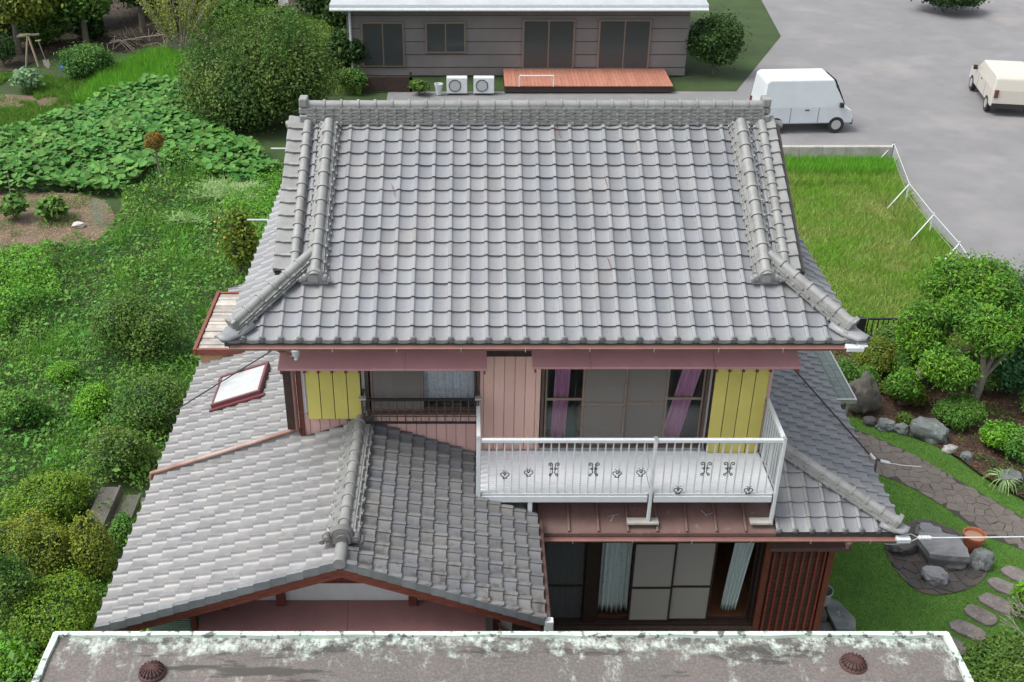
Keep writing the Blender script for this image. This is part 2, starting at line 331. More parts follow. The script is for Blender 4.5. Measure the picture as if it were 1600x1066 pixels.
# ================================================================== THE HOUSE
house = empty('house',(1.0,3.5,GZ)); tag(house,'two storey house with grey tiled roofs, pink and yellow boarding and a white balcony','house')
HI = Matrix.Translation((-1.0,-3.5,-GZ))
def hp(o):                       # parent a world-space object to the house
    o.parent=house; o.matrix_parent_inverse=HI; return o
def part(mb,name,m,smooth=False,bevel=0): return hp(mb.build(name,m,None,smooth,bevel))
def sub(mb,name,m,p,smooth=False,bevel=0): return mb.build(name,m,p,smooth,bevel)

# ---- tiles
PROF=[(-.012,-.012),(-.010,.024),(.008,.036),(.045,.035),(.056,.010),(.070,-.004),(.125,-.013),(.18,-.015),(.225,-.009),(.255,.003),(.272,.012)]
def tile_mesh(ex, m, th=.028, lift=.042, ov=.03, s=1.0, PROF=PROF):
    n=len(PROF); v=[]; f=[]; top=ex+ov; tw=s
    for (x,z) in PROF: v.append((x*tw,0,z+lift))
    for (x,z) in PROF: v.append((x*tw,top,z))
    for (x,z) in PROF: v.append((x*tw,.004,z+lift-th))
    for i in range(n-1): f.append((i,i+1,n+i+1,n+i)); f.append((2*n+i,2*n+i+1,i+1,i))
    v+= [(PROF[-1][0]*tw,top,PROF[-1][1]-th),(PROF[0][0]*tw,top,PROF[0][1]-th)]
    f.append((2*n+n-1,3*n,2*n-1,n-1)); f.append((2*n,0,n,3*n+1))
    me=bpy.data.meshes.new('tile'); me.from_pydata(v,[],f); me.materials.append(m)
    me.polygons.foreach_set('use_smooth',[len(q)==4 and i%2==0 and i<2*(n-1) for i,q in enumerate(f)])
    me.set_sharp_from_angle(angle=R(40)); me.update(); return me
PROF_FLAT=[(-.012,-.004),(-.008,.018),(.006,.028),(.040,.028),(.056,.010),(.072,.001),(.125,-.007),(.18,-.009),(.225,-.005),(.255,.004),(.272,.010)]
CANDS=[]; STUFF=[]
CAM=Vector(cam.location)
def roof_patch(proof, o, u, v, pitch, u0, nc, rows, ex, w, m, clips=(), skip=None, lift=.034):
    """tiles on a sloping plane: o is the eave point, u runs along the eave, v up the slope in plan"""
    o=Vector(o); u=Vector(u); v=Vector(v); sl=(v*math.cos(pitch)+Vector((0,0,math.sin(pitch)))).normalized(); nrm=u.cross(sl)
    me=tile_mesh(ex,m,s=w/.265,lift=lift,PROF=PROF_FLAT if lift<.04 else PROF); B=Matrix((u,sl,nrm)).transposed().to_4x4(); joined=[]
    for r in rows:
        for c in range(nc):
            p=o+u*(u0+c*w)+sl*(r*ex)
            ctr=p+u*w*.5+sl*ex*.5
            dists=[(ctr-Vector(q)).dot(Vector(n)) for q,n in clips]
            if any(d<-w*.75 for d in dists) or (skip and skip(ctr)): continue
            j=Matrix.Rotation(random.gauss(0,.006),4,'Z')@Matrix.Rotation(random.gauss(0,.006),4,'X')
            Mx=Matrix.Translation(p+nrm*random.gauss(0,.002))@B@j
            if all(d>w*.72 for d in dists):
                toc=CAM-ctr; size=w*ex*nrm.dot(toc.normalized())/toc.length_squared
                CANDS.append((size,me,Mx,proof))
            joined.append((Mx,all(d>w*.72 for d in dists),len(CANDS)-1,me))
    STUFF.append((proof,joined,clips,m))
def finish_tiles(limit=300):
    order=sorted(range(len(CANDS)),key=lambda i:-CANDS[i][0]); chosen=set(order[:limit])
    for i in order[:limit]:
        _,me,Mx,pr=CANDS[i]; o=link('roof_tile',me,pr); o.matrix_world=Mx
    groups={}
    for pr,joined,clips,m in STUFF:
        bm=bmesh.new()
        V=[];F=[]
        for Mx,full,ci,me in joined:
            if full and ci in chosen: continue
            b0=len(V); V+=[tuple(Mx@x.co) for x in me.vertices]; F+=[tuple(b0+i for i in p.vertices) for p in me.polygons]
        if not V: continue
        tm=bpy.data.meshes.new('tiles'); tm.from_pydata(V,[],F); bm.from_mesh(tm)
        for q,n in clips:
            bmesh.ops.bisect_plane(bm,geom=bm.verts[:]+bm.edges[:]+bm.faces[:],plane_co=q,plane_no=n,clear_inner=True)
        for f_ in bm.faces: f_.smooth=True
        bm.to_mesh(tm); bm.free(); tm.materials.append(m); tm.set_sharp_from_angle(angle=R(40))
        o=link('roof_tiles',tm,pr); o['kind']='stuff'

# ---- ridges
def ridge_seg_mesh(L,r,m):
    b=MB(); n=10; prof=[(0,r*1.18),(.035,r*1.18),(.045,r*.98),(L*.5,r*.97),(L,r*.94)]
    for y,rr in prof:
        for k in range(n+1):
            a=math.pi*(k/n)*1.16-math.pi*.08; b.v.append((rr*math.cos(a),y,rr*math.sin(a)))
    for i in range(len(prof)-1):
        for k in range(n): q=i*(n+1)+k; b.f.append((q,q+1,q+n+2,q+n+1))
    b.f.append(tuple(range(n+1)))
    return b.mesh('ridge_tile',m,True)
def ridge(proof,p0,p1,r=.075,seg=.27,courses=3,ch=.042,wb=.17,wt=.1,m=None,knob=True,rows_l=.28):
    """p0 is the low/outer end; the tube sits on stacked flat courses"""
    m=m or T_RIDGE; p0=Vector(p0); p1=Vector(p1); d=(p1-p0); L=d.length; d.normalize(); x=d.cross(Vector((0,0,1))).normalized(); z=x.cross(d)
    B=Matrix((x,d,z)).transposed().to_4x4(); n=max(1,round(L/seg)); sl=L/n; me=ridge_seg_mesh(sl+.01,r,m); H=courses*ch
    for i in range(n):
        o=link('ridge_tile',me,proof); o.matrix_world=Matrix.Translation(p0+d*(i*sl)+z*(H+r*.15))@B@Matrix.Rotation(random.gauss(0,.008),4,'Z')
    b=MB(); M0=Matrix.Translation(p0)@B
    for c in range(courses):
        w=wb+(wt-wb)*c/max(1,courses-1) if courses>1 else wb
        off=(c%2)*rows_l*.5; k=-1
        while True:
            y0=max(0,k*rows_l+off); y1=min(L,(k+1)*rows_l+off); k+=1
            if y0>=L: break
            if y1-y0<.02: continue
            b.box(-w,w,y0+.003,y1-.003,c*ch,(c+1)*ch-.012,M0@Matrix.Translation((random.gauss(0,.003),0,0)))
            if knob:
                for s in (-1,1): b.box(s*w-.018,s*w+.018,y1-.03,y1+.012,c*ch-.004,(c+1)*ch-.004,M0)
        b.box(-w*.82,w*.82,0,L,c*ch-.01,(c+1)*ch,M0)
    o=b.build('ridge_course',m,proof); o['kind']='stuff'
    return B,p0,z,H
def onigawara(proof,Mx,s=1.0,m=None,slab=True):
    """ridge-end ornament: arched plate, raised disc, two curls; faces -Y of Mx"""
    m=m or T_RIDGE; b=MB()
    def arch(r,z0,y0,y1,n=14,k=1.0):
        pts=[(r*math.cos(math.pi*i/n),z0+r*k*math.sin(math.pi*i/n)) for i in range(n+1)]
        pts=[(r,0)]+pts+[(-r,0)]; P=[(x,-z) for x,z in pts][::-1]
        Mr=Mx@Matrix(((1,0,0,0),(0,0,1,0),(0,-1,0,0),(0,0,0,1)))
        b.prism([(x,-z) for x,z in pts][::-1],y0,y1,Mr)
    arch(.125*s,.07*s,-.06*s,.03*s); arch(.095*s,.08*s,-.072*s,-.058*s); arch(.055*s,.07*s,-.088*s,-.07*s)
    for sg in (-1,1):
        # curls each side, rolled sheets
        for (cx,cz,rr) in ((.155,.055,.042),(.21,.022,.03)):
            pts=[Mx@Vector((sg*cx*s,yy*s,cz*s)) for yy in (-.075,.02)]; b.tube(pts,rr*s,10)
            pts=[Mx@Vector((sg*cx*s,yy*s,cz*s)) for yy in (-.084,-.07)]; b.tube(pts,rr*s*.5,8)
    if slab: b.box(-.2*s,.2*s,-.05*s,.05*s,-.05*s,.0,Mx)
    return b.build('ridge_end_ornament',m,proof,smooth=True)

T_LEFT2 = mat('sunlit_side_tile',(.175,.18,.187),.42,(.14,.147,.158),2.2,(.35,.7),rnd=.1,isl=True,spec=.5,space='pos')  # paler tile copy painting the light on the upper left-facing slope
# ---- upper roof (hip-and-gable)
XL,XR,XC=-3.46,5.48,1.01; ZE=5.6; PU=R(30); KU=math.tan(PU); YR=3.49; ZR=ZE+KU*YR; VL,VR=-2.86,4.88; TG=1.07
ub=MB(); e=.02
def pl_(pts,th=.06): 
    n=len(pts); v=[Vector(p)-Vector((0,0,e)) for p in pts]+[Vector(p)-Vector((0,0,e+th)) for p in pts]
    ub.add(v,[tuple(range(n)),tuple(range(n,2*n))[::-1]]+[(i+n,(i+1)%n+n,(i+1)%n,i) for i in range(n)])
for sgn in (1,-1):
    f=(lambda y:y) if sgn==1 else (lambda y:2*YR-y)
    P=[(XL,f(0),ZE),(XR,f(0),ZE),(XR-1.03,f(1.03),ZE+KU*1.03),(VR,f(1.04),ZE+KU*1.04),(VR,f(YR),ZR),(VL,f(YR),ZR),(VL,f(1.04),ZE+KU*1.04),(XL+1.03,f(1.03),ZE+KU*1.03)]
    pl_(P if sgn==1 else P[::-1])
pl_([(XL,0,ZE),(XL+TG,TG,ZE+KU*TG),(XL+TG,2*YR-TG,ZE+KU*TG),(XL,2*YR,ZE)])
pl_([(XR,0,ZE),(XR,2*YR,ZE),(XR-TG,2*YR-TG,ZE+KU*TG),(XR-TG,TG,ZE+KU*TG)])
upper = part(ub,'upper_roof',M_DECK); bm=bmesh.new(); bm.from_mesh(upper.data); bmesh.ops.triangulate(bm,faces=bm.faces); bm.to_mesh(upper.data); bm.free()
for X in (XL+TG,XR-TG):       # gable walls under the verges
    s_=1 if X<1 else -1
    part(MB().add([(X,TG,ZE+KU*TG-.05),(X,2*YR-TG,ZE+KU*TG-.05),(X,YR,ZR-.05),(X+s_*.1,TG,ZE+KU*TG-.05),(X+s_*.1,2*YR-TG,ZE+KU*TG-.05),(X+s_*.1,YR,ZR-.05)],[(0,1,2),(3,5,4),(0,2,5,3),(1,4,5,2),(0,3,4,1)]),'gable_wall',M_WHITE)
EX=.24; W=.265
nl=Vector((1,-1,0)).normalized(); nr=Vector((-1,-1,0)).normalized()
h1=((XL,0,ZE),nl); h2=((XR,0,ZE),nr)
NC=34; U0=(XR-XL-NC*W)/2
roof_patch(upper,(XL,0,ZE),(1,0,0),(0,1,0),PU,U0,NC,range(0,5),EX,W,T_TILE,(h1,h2))
ncb=28; u0b=VL-XL+(VR-VL-ncb*W)/2-.0
u0b=U0+3*W
roof_patch(upper,(XL,0,ZE),(1,0,0),(0,1,0),PU,u0b,28,range(5,17),EX,W,T_TILE,(((VL+.2,0,0),(1,0,0)),((VR-.2,0,0),(-1,0,0)),((0,YR-.05,0),(0,-1,0))))
# back slope, plain rows
roof_patch(upper,(XR,2*YR,ZE),(-1,0,0),(0,-1,0),PU,U0,NC,range(0,17),EX,W,T_TILE,(((XL,2*YR,ZE),(.7071,.7071,0)),((XR,2*YR,ZE),(-.7071,.7071,0)),((VL-.6,0,0),(1,0,0)),((VR+.6,0,0),(-1,0,0)),((0,YR+.05,0),(0,1,0))),
           skip=lambda p:(2*YR-p.y)>1.1 and (p.x<VL+.1 or p.x>VR-.1))
# side slopes
roof_patch(upper,(XL,2*YR,ZE),(0,-1,0),(1,0,0),PU,.02,26,range(0,5),EX,W,T_LEFT2,(((XL,0,ZE),(-.7071,.7071,0)),((XL,2*YR,ZE),(-.7071,-.7071,0)),((XL+TG,0,0),(-1,0,0))))
roof_patch(upper,(XR,0,ZE),(0,1,0),(-1,0,0),PU,.02,26,range(0,5),EX,W,T_TILE,(((XR,0,ZE),(.7071,.7071,0)),((XR,2*YR,ZE),(.7071,-.7071,0)),((XR-TG,0,0),(1,0,0))))
def slopez(y): return ZE+KU*y
# verge tiles: broad flat sleeves with a rolled top edge and a drop on the outside
def verge_mesh(sg,L,m,w=.30,drop=.075,s=1):
    b=MB(); n=6
    prof=[(0,.035),(w*.55,.03),(w*.9,.055),(w,.05),(w+.012,.02),(w+.012,-drop),(w-.01,-drop),(w-.012,.0),(0,.005)]
    for y,l in ((0,.035),(L+.03,.0)):
        for x,z in prof: b.v.append((sg*x,y,z+l))
    k=len(prof)
    for i in range(k): j=(i+1)%k; b.f.append((i,j,k+j,k+i) if sg<0 else (i,k+i,k+j,j))
    b.f.append(tuple(range(k))[::(-1 if sg<0 else 1)][::-1])
    b.box(min(sg*.02,sg*w*.93),max(sg*.02,sg*w*.93),-.005,.035,.03,.075)
    return b.mesh('verge_tile',m,True)
def verges(proof,base,d,nrm_x,count,L,sg,m,**k):
    me=verge_mesh(sg,L,m,**k); d=Vector(d).normalized(); x=Vector(nrm_x); z=x.cross(d)
    B=Matrix((x,d,z)).transposed().to_4x4()
    for i in range(count):
        o=link('verge_tile',me,proof); o.matrix_world=Matrix.Translation(Vector(base)+d*(i*L))@B@Matrix.Rotation(random.gauss(0,.01),4,'Z')
dU=(0,math.cos(PU),math.sin(PU))
verges(upper,(VL+.3,1.0,slopez(1.0)+.02),dU,(1,0,0),12,.24,-1,T_RIDGE)
verges(upper,(VR-.39,1.0,slopez(1.0)+.02),dU,(1,0,0),12,.24,1,T_RIDGE)
# main ridge
rz=slopez(YR)-.02
B_,p_,z_,H_=ridge(upper,(-2.58,YR+.02,rz),(4.6,YR+.02,rz),r=.075,seg=.266,courses=6,ch=.043,wb=.155,wt=.10)
for X,sx in ((-2.62,-1),(4.64,1)):
    b=MB()
    for (hw,z0,z1,t) in ((.115,.26,.40,.065),(.10,.15,.25,.075),(.14,.03,.14,.07),(.11,-.08,.02,.06)):
        b.box(X-t,X+t,YR+.02-hw,YR+.02+hw,rz+z0,rz+z1)
    b.build('ridge_end_block',T_RIDGE,upper,bevel=.02)
    b=MB(); b.tube([(X+sx*.02,YR+.02,rz-.02),(X+sx*.30,YR+.02,rz-.06)],.07,10); b.build('verge_ridge_tile',T_RIDGE,upper,smooth=True)
# descending ridges + outer roll
for sx in (-1,1):
    X=XC+sx*3.22; yb=.84
    s0=(X+sx*.03,yb,slopez(yb)+.03); s1=(X,YR-.14,slopez(YR-.14)+.03)
    ridge(upper,s0,s1,r=.078,seg=.262,courses=3,ch=.04,wb=.16,wt=.12)
    Mx=Matrix.Translation((s0[0],yb-.02,slopez(yb)+.07)); onigawara(upper,Mx,.95)
    X=XC+sx*3.57; s0=(X,1.02,slopez(1.02)+.03); s1=(X,YR-.1,slopez(YR-.1)+.03)
    ridge(upper,s0,s1,r=.07,seg=.24,courses=1,ch=.03,wb=.08,wt=.08,knob=False)
# corner hips
for sx,xc in ((1,XL),(-1,XR)):
    t0,t1=.16,1.16
    a=(xc+sx*t0,t0,ZE+KU*t0+.03); c=(xc+sx*t1,t1,ZE+KU*t1+.05)
    ridge(upper,a,c,r=.072,seg=.25,courses=3,ch=.036,wb=.13,wt=.10)
    ridge(upper,(xc+sx*t0,2*YR-t0,ZE+KU*t0+.03),(xc+sx*t1,2*YR-t1,ZE+KU*t1+.05),r=.072,seg=.25,courses=3,ch=.036,wb=.13,wt=.10)
    # end block and flared corner tile
    d=Vector((sx,1,KU)).normalized(); x=d.cross(Vector((0,0,1))).normalized(); z=x.cross(d); B=Matrix((x,d,z)).transposed().to_4x4(); MM=Matrix.Translation(Vector(a))@B
    b=MB(); b.box(-.14,.14,-.07,.0,.0,.04,MM); b.box(-.10,.10,-.05,.02,.04,.20,MM); b.tube([MM@Vector((0,-.06,.15)),MM@Vector((0,-.03,.15))],.085,12)
    b.build('hip_end_ornament',T_RIDGE,upper,bevel=.012)
    b=MB(); rows=[(.30,.0,.19),(.15,.012,.17),(.0,.045,.12),(-.07,.085,.065)]
    for (t,l,w) in rows:
        c0=Vector((xc+sx*t,t,ZE+KU*t+.035+l))
        for k in range(7):
            a_=-1+2*k/6; b.v.append(tuple(c0+x*w*a_*1.0-Vector((0,0,1))*(.10*abs(a_)**1.6*w/.19-.03)))
    for i in range(3):
        for k in range(6): q=i*7+k; b.f.append((q,q+1,q+8,q+7))
    o=b.build('corner_tile',T_TILE,upper,smooth=True); sm=o.modifiers.new('s','SOLIDIFY'); sm.thickness=.025; sm.offset=-1
# eave end caps
capm=MB(); capm.tube([(0,-.006,0),(0,.03,0)],.05,12); capm.tube([(0,-.014,0),(0,-.006,0)],.032,10); cme=capm.mesh('eave_cap',T_CAP,True)
for c in range(NC+1):
    o=link('eave_cap',cme,upper,(XL+U0+c*W+.04,-.012,ZE+.035)); o.rotation_euler=(R(8),0,0)
lip=MB()
for c in range(NC):
    x0=XL+U0+c*W+.075; pts=[(x0+.19*k/6, -.006+.0*k, ZE+.032-.014*math.sin(math.pi*k/6)) for k in range(7)]
    for k in range(6):
        a,b2=pts[k],pts[k+1]; lip.add([(a[0],-.008,a[2]-.045),(b2[0],-.008,b2[2]-.045),(b2[0],-.008,b2[2]+.012),(a[0],-.008,a[2]+.012),(a[0],.02,a[2]-.045),(b2[0],.02,b2[2]-.045),(b2[0],.02,b2[2]+.012),(a[0],.02,a[2]+.012)],[(0,1,2,3),(7,6,5,4),(3,2,6,7),(0,4,5,1)])
o=lip.build('eave_drip_edge',T_RIDGE,upper); o['kind']='stuff'
# eaves timber and gutter
b=MB(); b.box(XL+.05,XR-.05,.03,.10,ZE-.16,ZE-.06); b.box(XL+.04,XL+.10,.1,2*YR-.1,ZE-.16,ZE-.06); b.box(XR-.10,XR-.04,.1,2*YR-.1,ZE-.16,ZE-.06); part(b,'fascia',M_RED)
b=MB(); b.box(XL+.12,XR-.12,.11,2*YR-.11,ZE-.13,ZE-.10); part(b,'soffit',M_WHITE)
def gutter(x0,x1,y,z,r=.05,m=M_GUT):
    b=MB(); n=8
    for x in (x0,x1):
        for k in range(n+1):
            a=math.pi+math.pi*k/n; b.v.append((x,y+r*math.cos(a),z+r*math.sin(a)))
        for k in range(n+1):
            a=2*math.pi-math.pi*k/n; b.v.append((x,y+(r-.006)*math.cos(a),z+(r-.006)*math.sin(a)))
    k2=2*(n+1)
    for k in range(k2): b.f.append((k,(k+1)%k2,k2+(k+1)%k2,k2+k))
    b.f.append(tuple(range(k2))); b.f.append(tuple(range(k2,2*k2))[::-1])
    b.tube([(x0,y-r,z+.004),(x1,y-r,z+.004)],.008,6)
    g=part(b,'gutter',m,smooth=True)
    hk=MB(); 
    x=x0+.55
    while x<x1: 
        h2=MB(); h2.bar((x,y-r-.012,z+.02),(x,y-r-.008,z-.045),.012,.008); h2.bar((x,y-r,z-.045),(x,y+.03,z-.075),.012,.008); h2.build('bracket',M_STEEL,g); x+=.9
    return g
gutter(XL+.08,XR-.22,-.07,ZE-.05)
b=MB(); b.box(XR-.22,XR+.03,-.13,-.01,ZE-.10,ZE-.02); b.box(XR-.06,XR+.08,-.12,.02,ZE-.03,ZE+.0); part(b,'gutter_end',M_ALU,bevel=.015)
b=MB(); b.lathe([(.075,.02),(.08,0),(.06,-.04),(.055,-.10),(.03,-.13),(.03,-.17)],(-2.46,-.05,ZE-.09),12); part(b,'downpipe_hopper',M_ALU,smooth=True)
part(MB().tube([(-2.50,-.05,5.38),(-2.72,.1,5.40),(-2.85,.45,5.42)],.03,8),'elbow_pipe',M_PIPE,smooth=True)

# ---- upper storey walls
WY=.9; WL,WRt=-2.66,4.60; WB=6.1
b=MB()
b.box(WL,WL+.12,WY,WB,1.5,5.5); b.box(WRt-.12,WRt,WY,WB,1.5,5.5); b.box(WL+.12,WRt-.12,WB-.12,WB,1.5,5.5)
b.box(WL+.12,-1.62,WY+.02,WY+.14,2.6,5.5); b.box(.16,1.08,WY+.02,WY+.14,2.6,5.5); b.box(3.66,WRt-.12,WY+.02,WY+.14,2.6,5.5)
b.box(-1.62,.16,WY+.02,WY+.14,2.6,3.80); b.box(-1.62,.16,WY+.02,WY+.14,4.95,5.5); b.box(1.08,3.66,WY+.02,WY+.14,2.6,3.16); b.box(1.08,3.66,WY+.02,WY+.14,5.0,5.5)
part(b,'upper_wall',M_WHITE)
def boards(x0,x1,z0f,z1,m,w=.155,y=WY,name='wall_board'):
    x=x0
    while x<x1-.02:
        xe=min(x+w,x1); z0=z0f(x) if callable(z0f) else z0f
        if z1-z0>.05:
            q=MB(); d=random.gauss(0,.002); q.box(x+.004,xe-.004,y-.018+d,y+.02,z0,z1); part(q,name,m,bevel=.003)
        x=xe
boards(WL,-1.62,3.2,3.78 ,M_PINK); boards(-1.62,.16,2.95,3.78,M_PINK)
boards(.20,1.08,3.1,4.83,M_PEACH,.16)
boards(.16-.02,.20,3.1,4.83,M_PINK,.06)
part(MB().box(.16,1.08,WY-.03,WY+.02,4.83,4.93),'wall_beam',M_DKW)
part(MB().box(.16,1.08,WY-.01,WY+.02,4.93,5.4),'wall_frieze',M_WHITE)
for x in (WL,WRt-.07): part(MB().box(x-.005,x+.07,WY-.05,WY+.02,3.1,5.3),'corner_post',M_RED if x<0 else M_PEACH,bevel=.005)
# shutter boxes with yellow boards
def shutterbox(x0,x1,z0,z1,n,y=WY-.14):
    s=part(MB().box(x0,x1,y+.012,WY+.02,z0,z1),'shutter_box',M_DKW)
    w=(x1-x0)/n
    for i in range(n): sub(MB().box(x0+i*w+.006,x0+(i+1)*w-.006,y-.004,y+.014,z0+.003,z1-.003),'yellow_board',M_YEL,s,bevel=.003)
    for i in range(n+1): sub(MB().box(x0+i*w-.02,x0+i*w+.02,y-.035,y-.005,z1-.36,z1-.33),'bracket',M_RED,s)
shutterbox(-2.50,-1.67,3.77,4.98,4); shutterbox(3.70,4.52,3.13,5.0,4)
# windows
def window(x0,x1,z0,z1,y,bays,fm=M_FRAME,mid=None,fw=.045):
    w=part(MB().box(x0,x1,y-.05,y+.05,z1-fw,z1).box(x0,x1,y-.07,y+.05,z0,z0+fw).box(x0,x0+fw,y-.05,y+.05,z0+fw,z1-fw).box(x1-fw,x1,y-.05,y+.05,z0+fw,z1-fw),'window',fm,bevel=.004)
    for (a,c,kind,off,sm,mr) in bays:
        yy=y+off
        f=MB(); t=.03; f.box(a,a+t,yy-.015,yy+.015,z0+fw,z1-fw).box(c-t,c,yy-.015,yy+.015,z0+fw,z1-fw).box(a+t,c-t,yy-.015,yy+.015,z0+fw,z0+fw+.05).box(a+t,c-t,yy-.015,yy+.015,z1-fw-.04,z1-fw)
        if mr: f.box(a+t,c-t,yy-.016,yy+.016,mr-.02,mr+.02)
        sub(f,'sash',sm,w,bevel=.003)
        if kind=='open': continue
        sub(MB().box(a+t,c-t,yy-.003,yy+.003,z0+fw+.05,z1-fw-.04),'screen' if 'scr' in kind or kind=='net' else 'pane',{'scr':G_SCR if z0>1 else G_SCR2,'glass':G_GLASS,'net':G_NET}[kind],w)
    return w
window(-1.60,.14,3.80,4.95,WY,[(-1.53,-.72,'scr',-.02,M_FRAME2,None),(-.80,.09,'glass',.02,M_FRAME,None)])
window(1.09,3.65,3.17,4.98,WY,[(1.15,1.75,'glass',.0,M_FRAME2,4.05),(1.72,2.40,'scr',-.03,M_FRAME2,3.98),(2.36,3.04,'scr',-.01,M_FRAME2,3.98),(3.00,3.60,'glass',.02,M_FRAME2,4.05)])
# safety rail outside the left window
gr=part(MB().bar((-1.66,.62,4.22),(.16,.62,4.22),.035,.04).bar((-1.66,.62,3.80),(.16,.62,3.80),.03),'window_guard',M_BLACK)
for zz in (3.9,4.02): sub(MB().bar((-1.62,.64,zz),(.12,.64,zz),.012),'rail',M_FRAME,gr)
for k in range(15): x=-1.60+k*.121; sub(MB().bar((x,.62,3.78),(x,.62,4.2),.014),'bar',M_FRAME,gr)
for x in (-1.64,.12): sub(MB().bar((x,.62,4.22),(x,WY,4.22),.03).bar((x,.62,3.82),(x,WY,3.82),.03).bar((x,.62,3.8),(x,.62,4.2),.025),'side_arm',M_FRAME,gr); sub(MB().box(x-.05,x+.06,.58,.66,4.23,4.26),'rail_cap',M_STEEL,gr)
# rooms behind the glass
def room(x0,x1,y0,y1,z0,z1,fl,name='room'):
    b=MB(); t=.05
    b.box(x0,x0+t,y0,y1,z0,z1).box(x1-t,x1,y0,y1,z0,z1).box(x0+t,x1-t,y1-t,y1,z0,z1).box(x0+t,x1-t,y0,y1-t,z1-t,z1); r=part(b,name,M_ROOM)
    sub(MB().box(x0+t,x1-t,y0,y1-t,z0,z0+t),'room_floor',fl,r); return r
room(-2.5,.3,WY+.15,4.2,2.9,5.2,M_FLOORW); r2=room(.35,4.4,WY+.15,4.2,2.9,5.2,M_CYAN)
# awnings
def awning(x0,x1,yf,zf,yb,zb,seams,m=M_AWN,th=.03,brk=True):
    b=MB(); xs=[x0]+list(seams)+[x1]; a=None
    q=MB().add([(x0,yf,zf-th),(x1,yf,zf-th),(x1,yb,zb-th),(x0,yb,zb-th),(x0,yf,zf-.004),(x1,yf,zf-.004),(x1,yb,zb-.004),(x0,yb,zb-.004)],[(0,3,2,1),(0,1,5,4),(1,2,6,5),(2,3,7,6),(3,0,4,7),(4,5,6,7)])
    a=part(q,'awning',m)
    for i in range(len(xs)-1):
        s0,s1=xs[i]+.003,xs[i+1]-.003; dz=random.uniform(0,.004)
        sub(MB().add([(s0,yf-.012,zf-.035),(s1,yf-.012,zf-.035),(s1,yb,zb-.03),(s0,yb,zb-.03),(s0,yf-.012,zf+dz),(s1,yf-.012,zf+dz),(s1,yb,zb+dz),(s0,yb,zb+dz)],[(0,3,2,1),(0,1,5,4),(1,2,6,5),(2,3,7,6),(3,0,4,7),(4,5,6,7)]),'sheet',m,a,bevel=.006)
    if brk:
        for x in (x0+.03,x1-.05): sub(MB().box(x,x+.03,yf,yf+.06,zf-.10,zf-.03).bar((x+.015,yf+.03,zf-.08),(x+.015,yb,zb-.3),.02),'bracket',M_RED,a)
    return a
awning(-2.80,.24,.25,5.0,WY,5.22,(-.95,)); awning(.90,4.80,.25,5.03,WY,5.25,(1.75,3.55))
# black shutter on the left side wall and downpipe
part(MB().box(-2.86,-2.73,.86,1.0,3.5,4.85),'side_shutter',M_DKW,bevel=.005); part(MB().box(-2.84,-2.70,2.2,3.0,4.35,4.7),'side_vent',M_DKW)
dp=part(MB().tube([(-2.69,.80,5.3),(-2.69,.80,3.55),(-2.67,.86,3.44)],.032,8),'downpipe',M_GUT,smooth=True)

# ---- left / wing roof : eave X=-5.08, ridge X=-1.7
LX,LZ,PXR,PZR=-5.08,2.53,-1.7,3.70; PL=math.atan2(PZR-LZ,PXR-LX); YV=-2.46; YB=7.6
KL=math.tan(PL)
b=MB()
def slabp(b,pts,th=.06,e=.02):
    n=len(pts); v=[Vector(p)-Vector((0,0,e)) for p in pts]+[Vector(p)-Vector((0,0,e+th)) for p in pts]
    b.add(v,[tuple(range(n)),tuple(range(n,2*n))[::-1]]+[(i+n,(i+1)%n+n,(i+1)%n,i) for i in range(n)])
slabp(b,[(LX,YV,LZ),(PXR,YV,PZR),(PXR,WY,PZR),(WL,WY,LZ+KL*(WL-LX)),(WL,YB,LZ+KL*(WL-LX)),(LX,YB,LZ)])
RX,RZ=1.0,2.70; PR=math.atan2(PZR-RZ,RX-PXR); KR=math.tan(PR)
slabp(b,[(PXR,YV,PZR),(RX,YV,RZ),(RX,-.36,RZ),(.55,WY,RZ+KR*.45),(PXR,WY,PZR)])
wing=part(b,'wing_roof',M_DECK)
npl=15; exl=math.hypot(PXR-LX,PZR-LZ)/npl
ncl=int((YB-YV)/W)
roof_patch(wing,(LX,YB,LZ),(0,-1,0),(1,0,0),PL,(YB-YV)-ncl*W-.0,ncl,range(0,npl),exl*.998,W,T_LEFT,(((0,YV,0),(0,1,0)),),lift=.055,skip=lambda p: p.y>WY-.1 and p.x>WL-.02)
npr=14; exr=math.hypot(RX-PXR,PZR-RZ)/npr
vd=Vector((RX-.55,-.36-WY,0)); vn=Vector((vd.y,-vd.x,0)).normalized()   # valley normal, pointing to -X side
vn=-vn if vn.x>0 else vn
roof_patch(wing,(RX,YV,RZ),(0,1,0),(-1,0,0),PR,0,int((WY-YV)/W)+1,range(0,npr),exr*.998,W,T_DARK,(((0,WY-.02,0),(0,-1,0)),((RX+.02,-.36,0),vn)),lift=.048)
# verge edge blocks on the gable front
def verge_blocks(x0,z0,x1,z1,n):
    for i in range(n):
        a=(x0+(x1-x0)*i/n, z0+(z1-z0)*i/n); c=(x0+(x1-x0)*(i+1)/n, z0+(z1-z0)*(i+1)/n)
        q=MB(); lo=.008 if i%2 else 0
        q.add([(a[0],YV-.02,a[1]-.10+.012),(c[0],YV-.02,c[1]-.10),(c[0],YV-.02,c[1]+.035),(a[0],YV-.02,a[1]+.055),(a[0],YV+.05,a[1]-.10+.012),(c[0],YV+.05,c[1]-.10),(c[0],YV+.05,c[1]+.035),(a[0],YV+.05,a[1]+.055)],
              [(0,1,2,3),(7,6,5,4),(3,2,6,7),(0,4,5,1),(0,3,7,4),(1,5,6,2)])
        o=q.build('verge_edge_tile',T_CAP,wing,bevel=.004)
verge_blocks(LX,LZ,PXR-.04,PZR,npl); verge_blocks(RX,RZ,PXR+.04,PZR,npr)
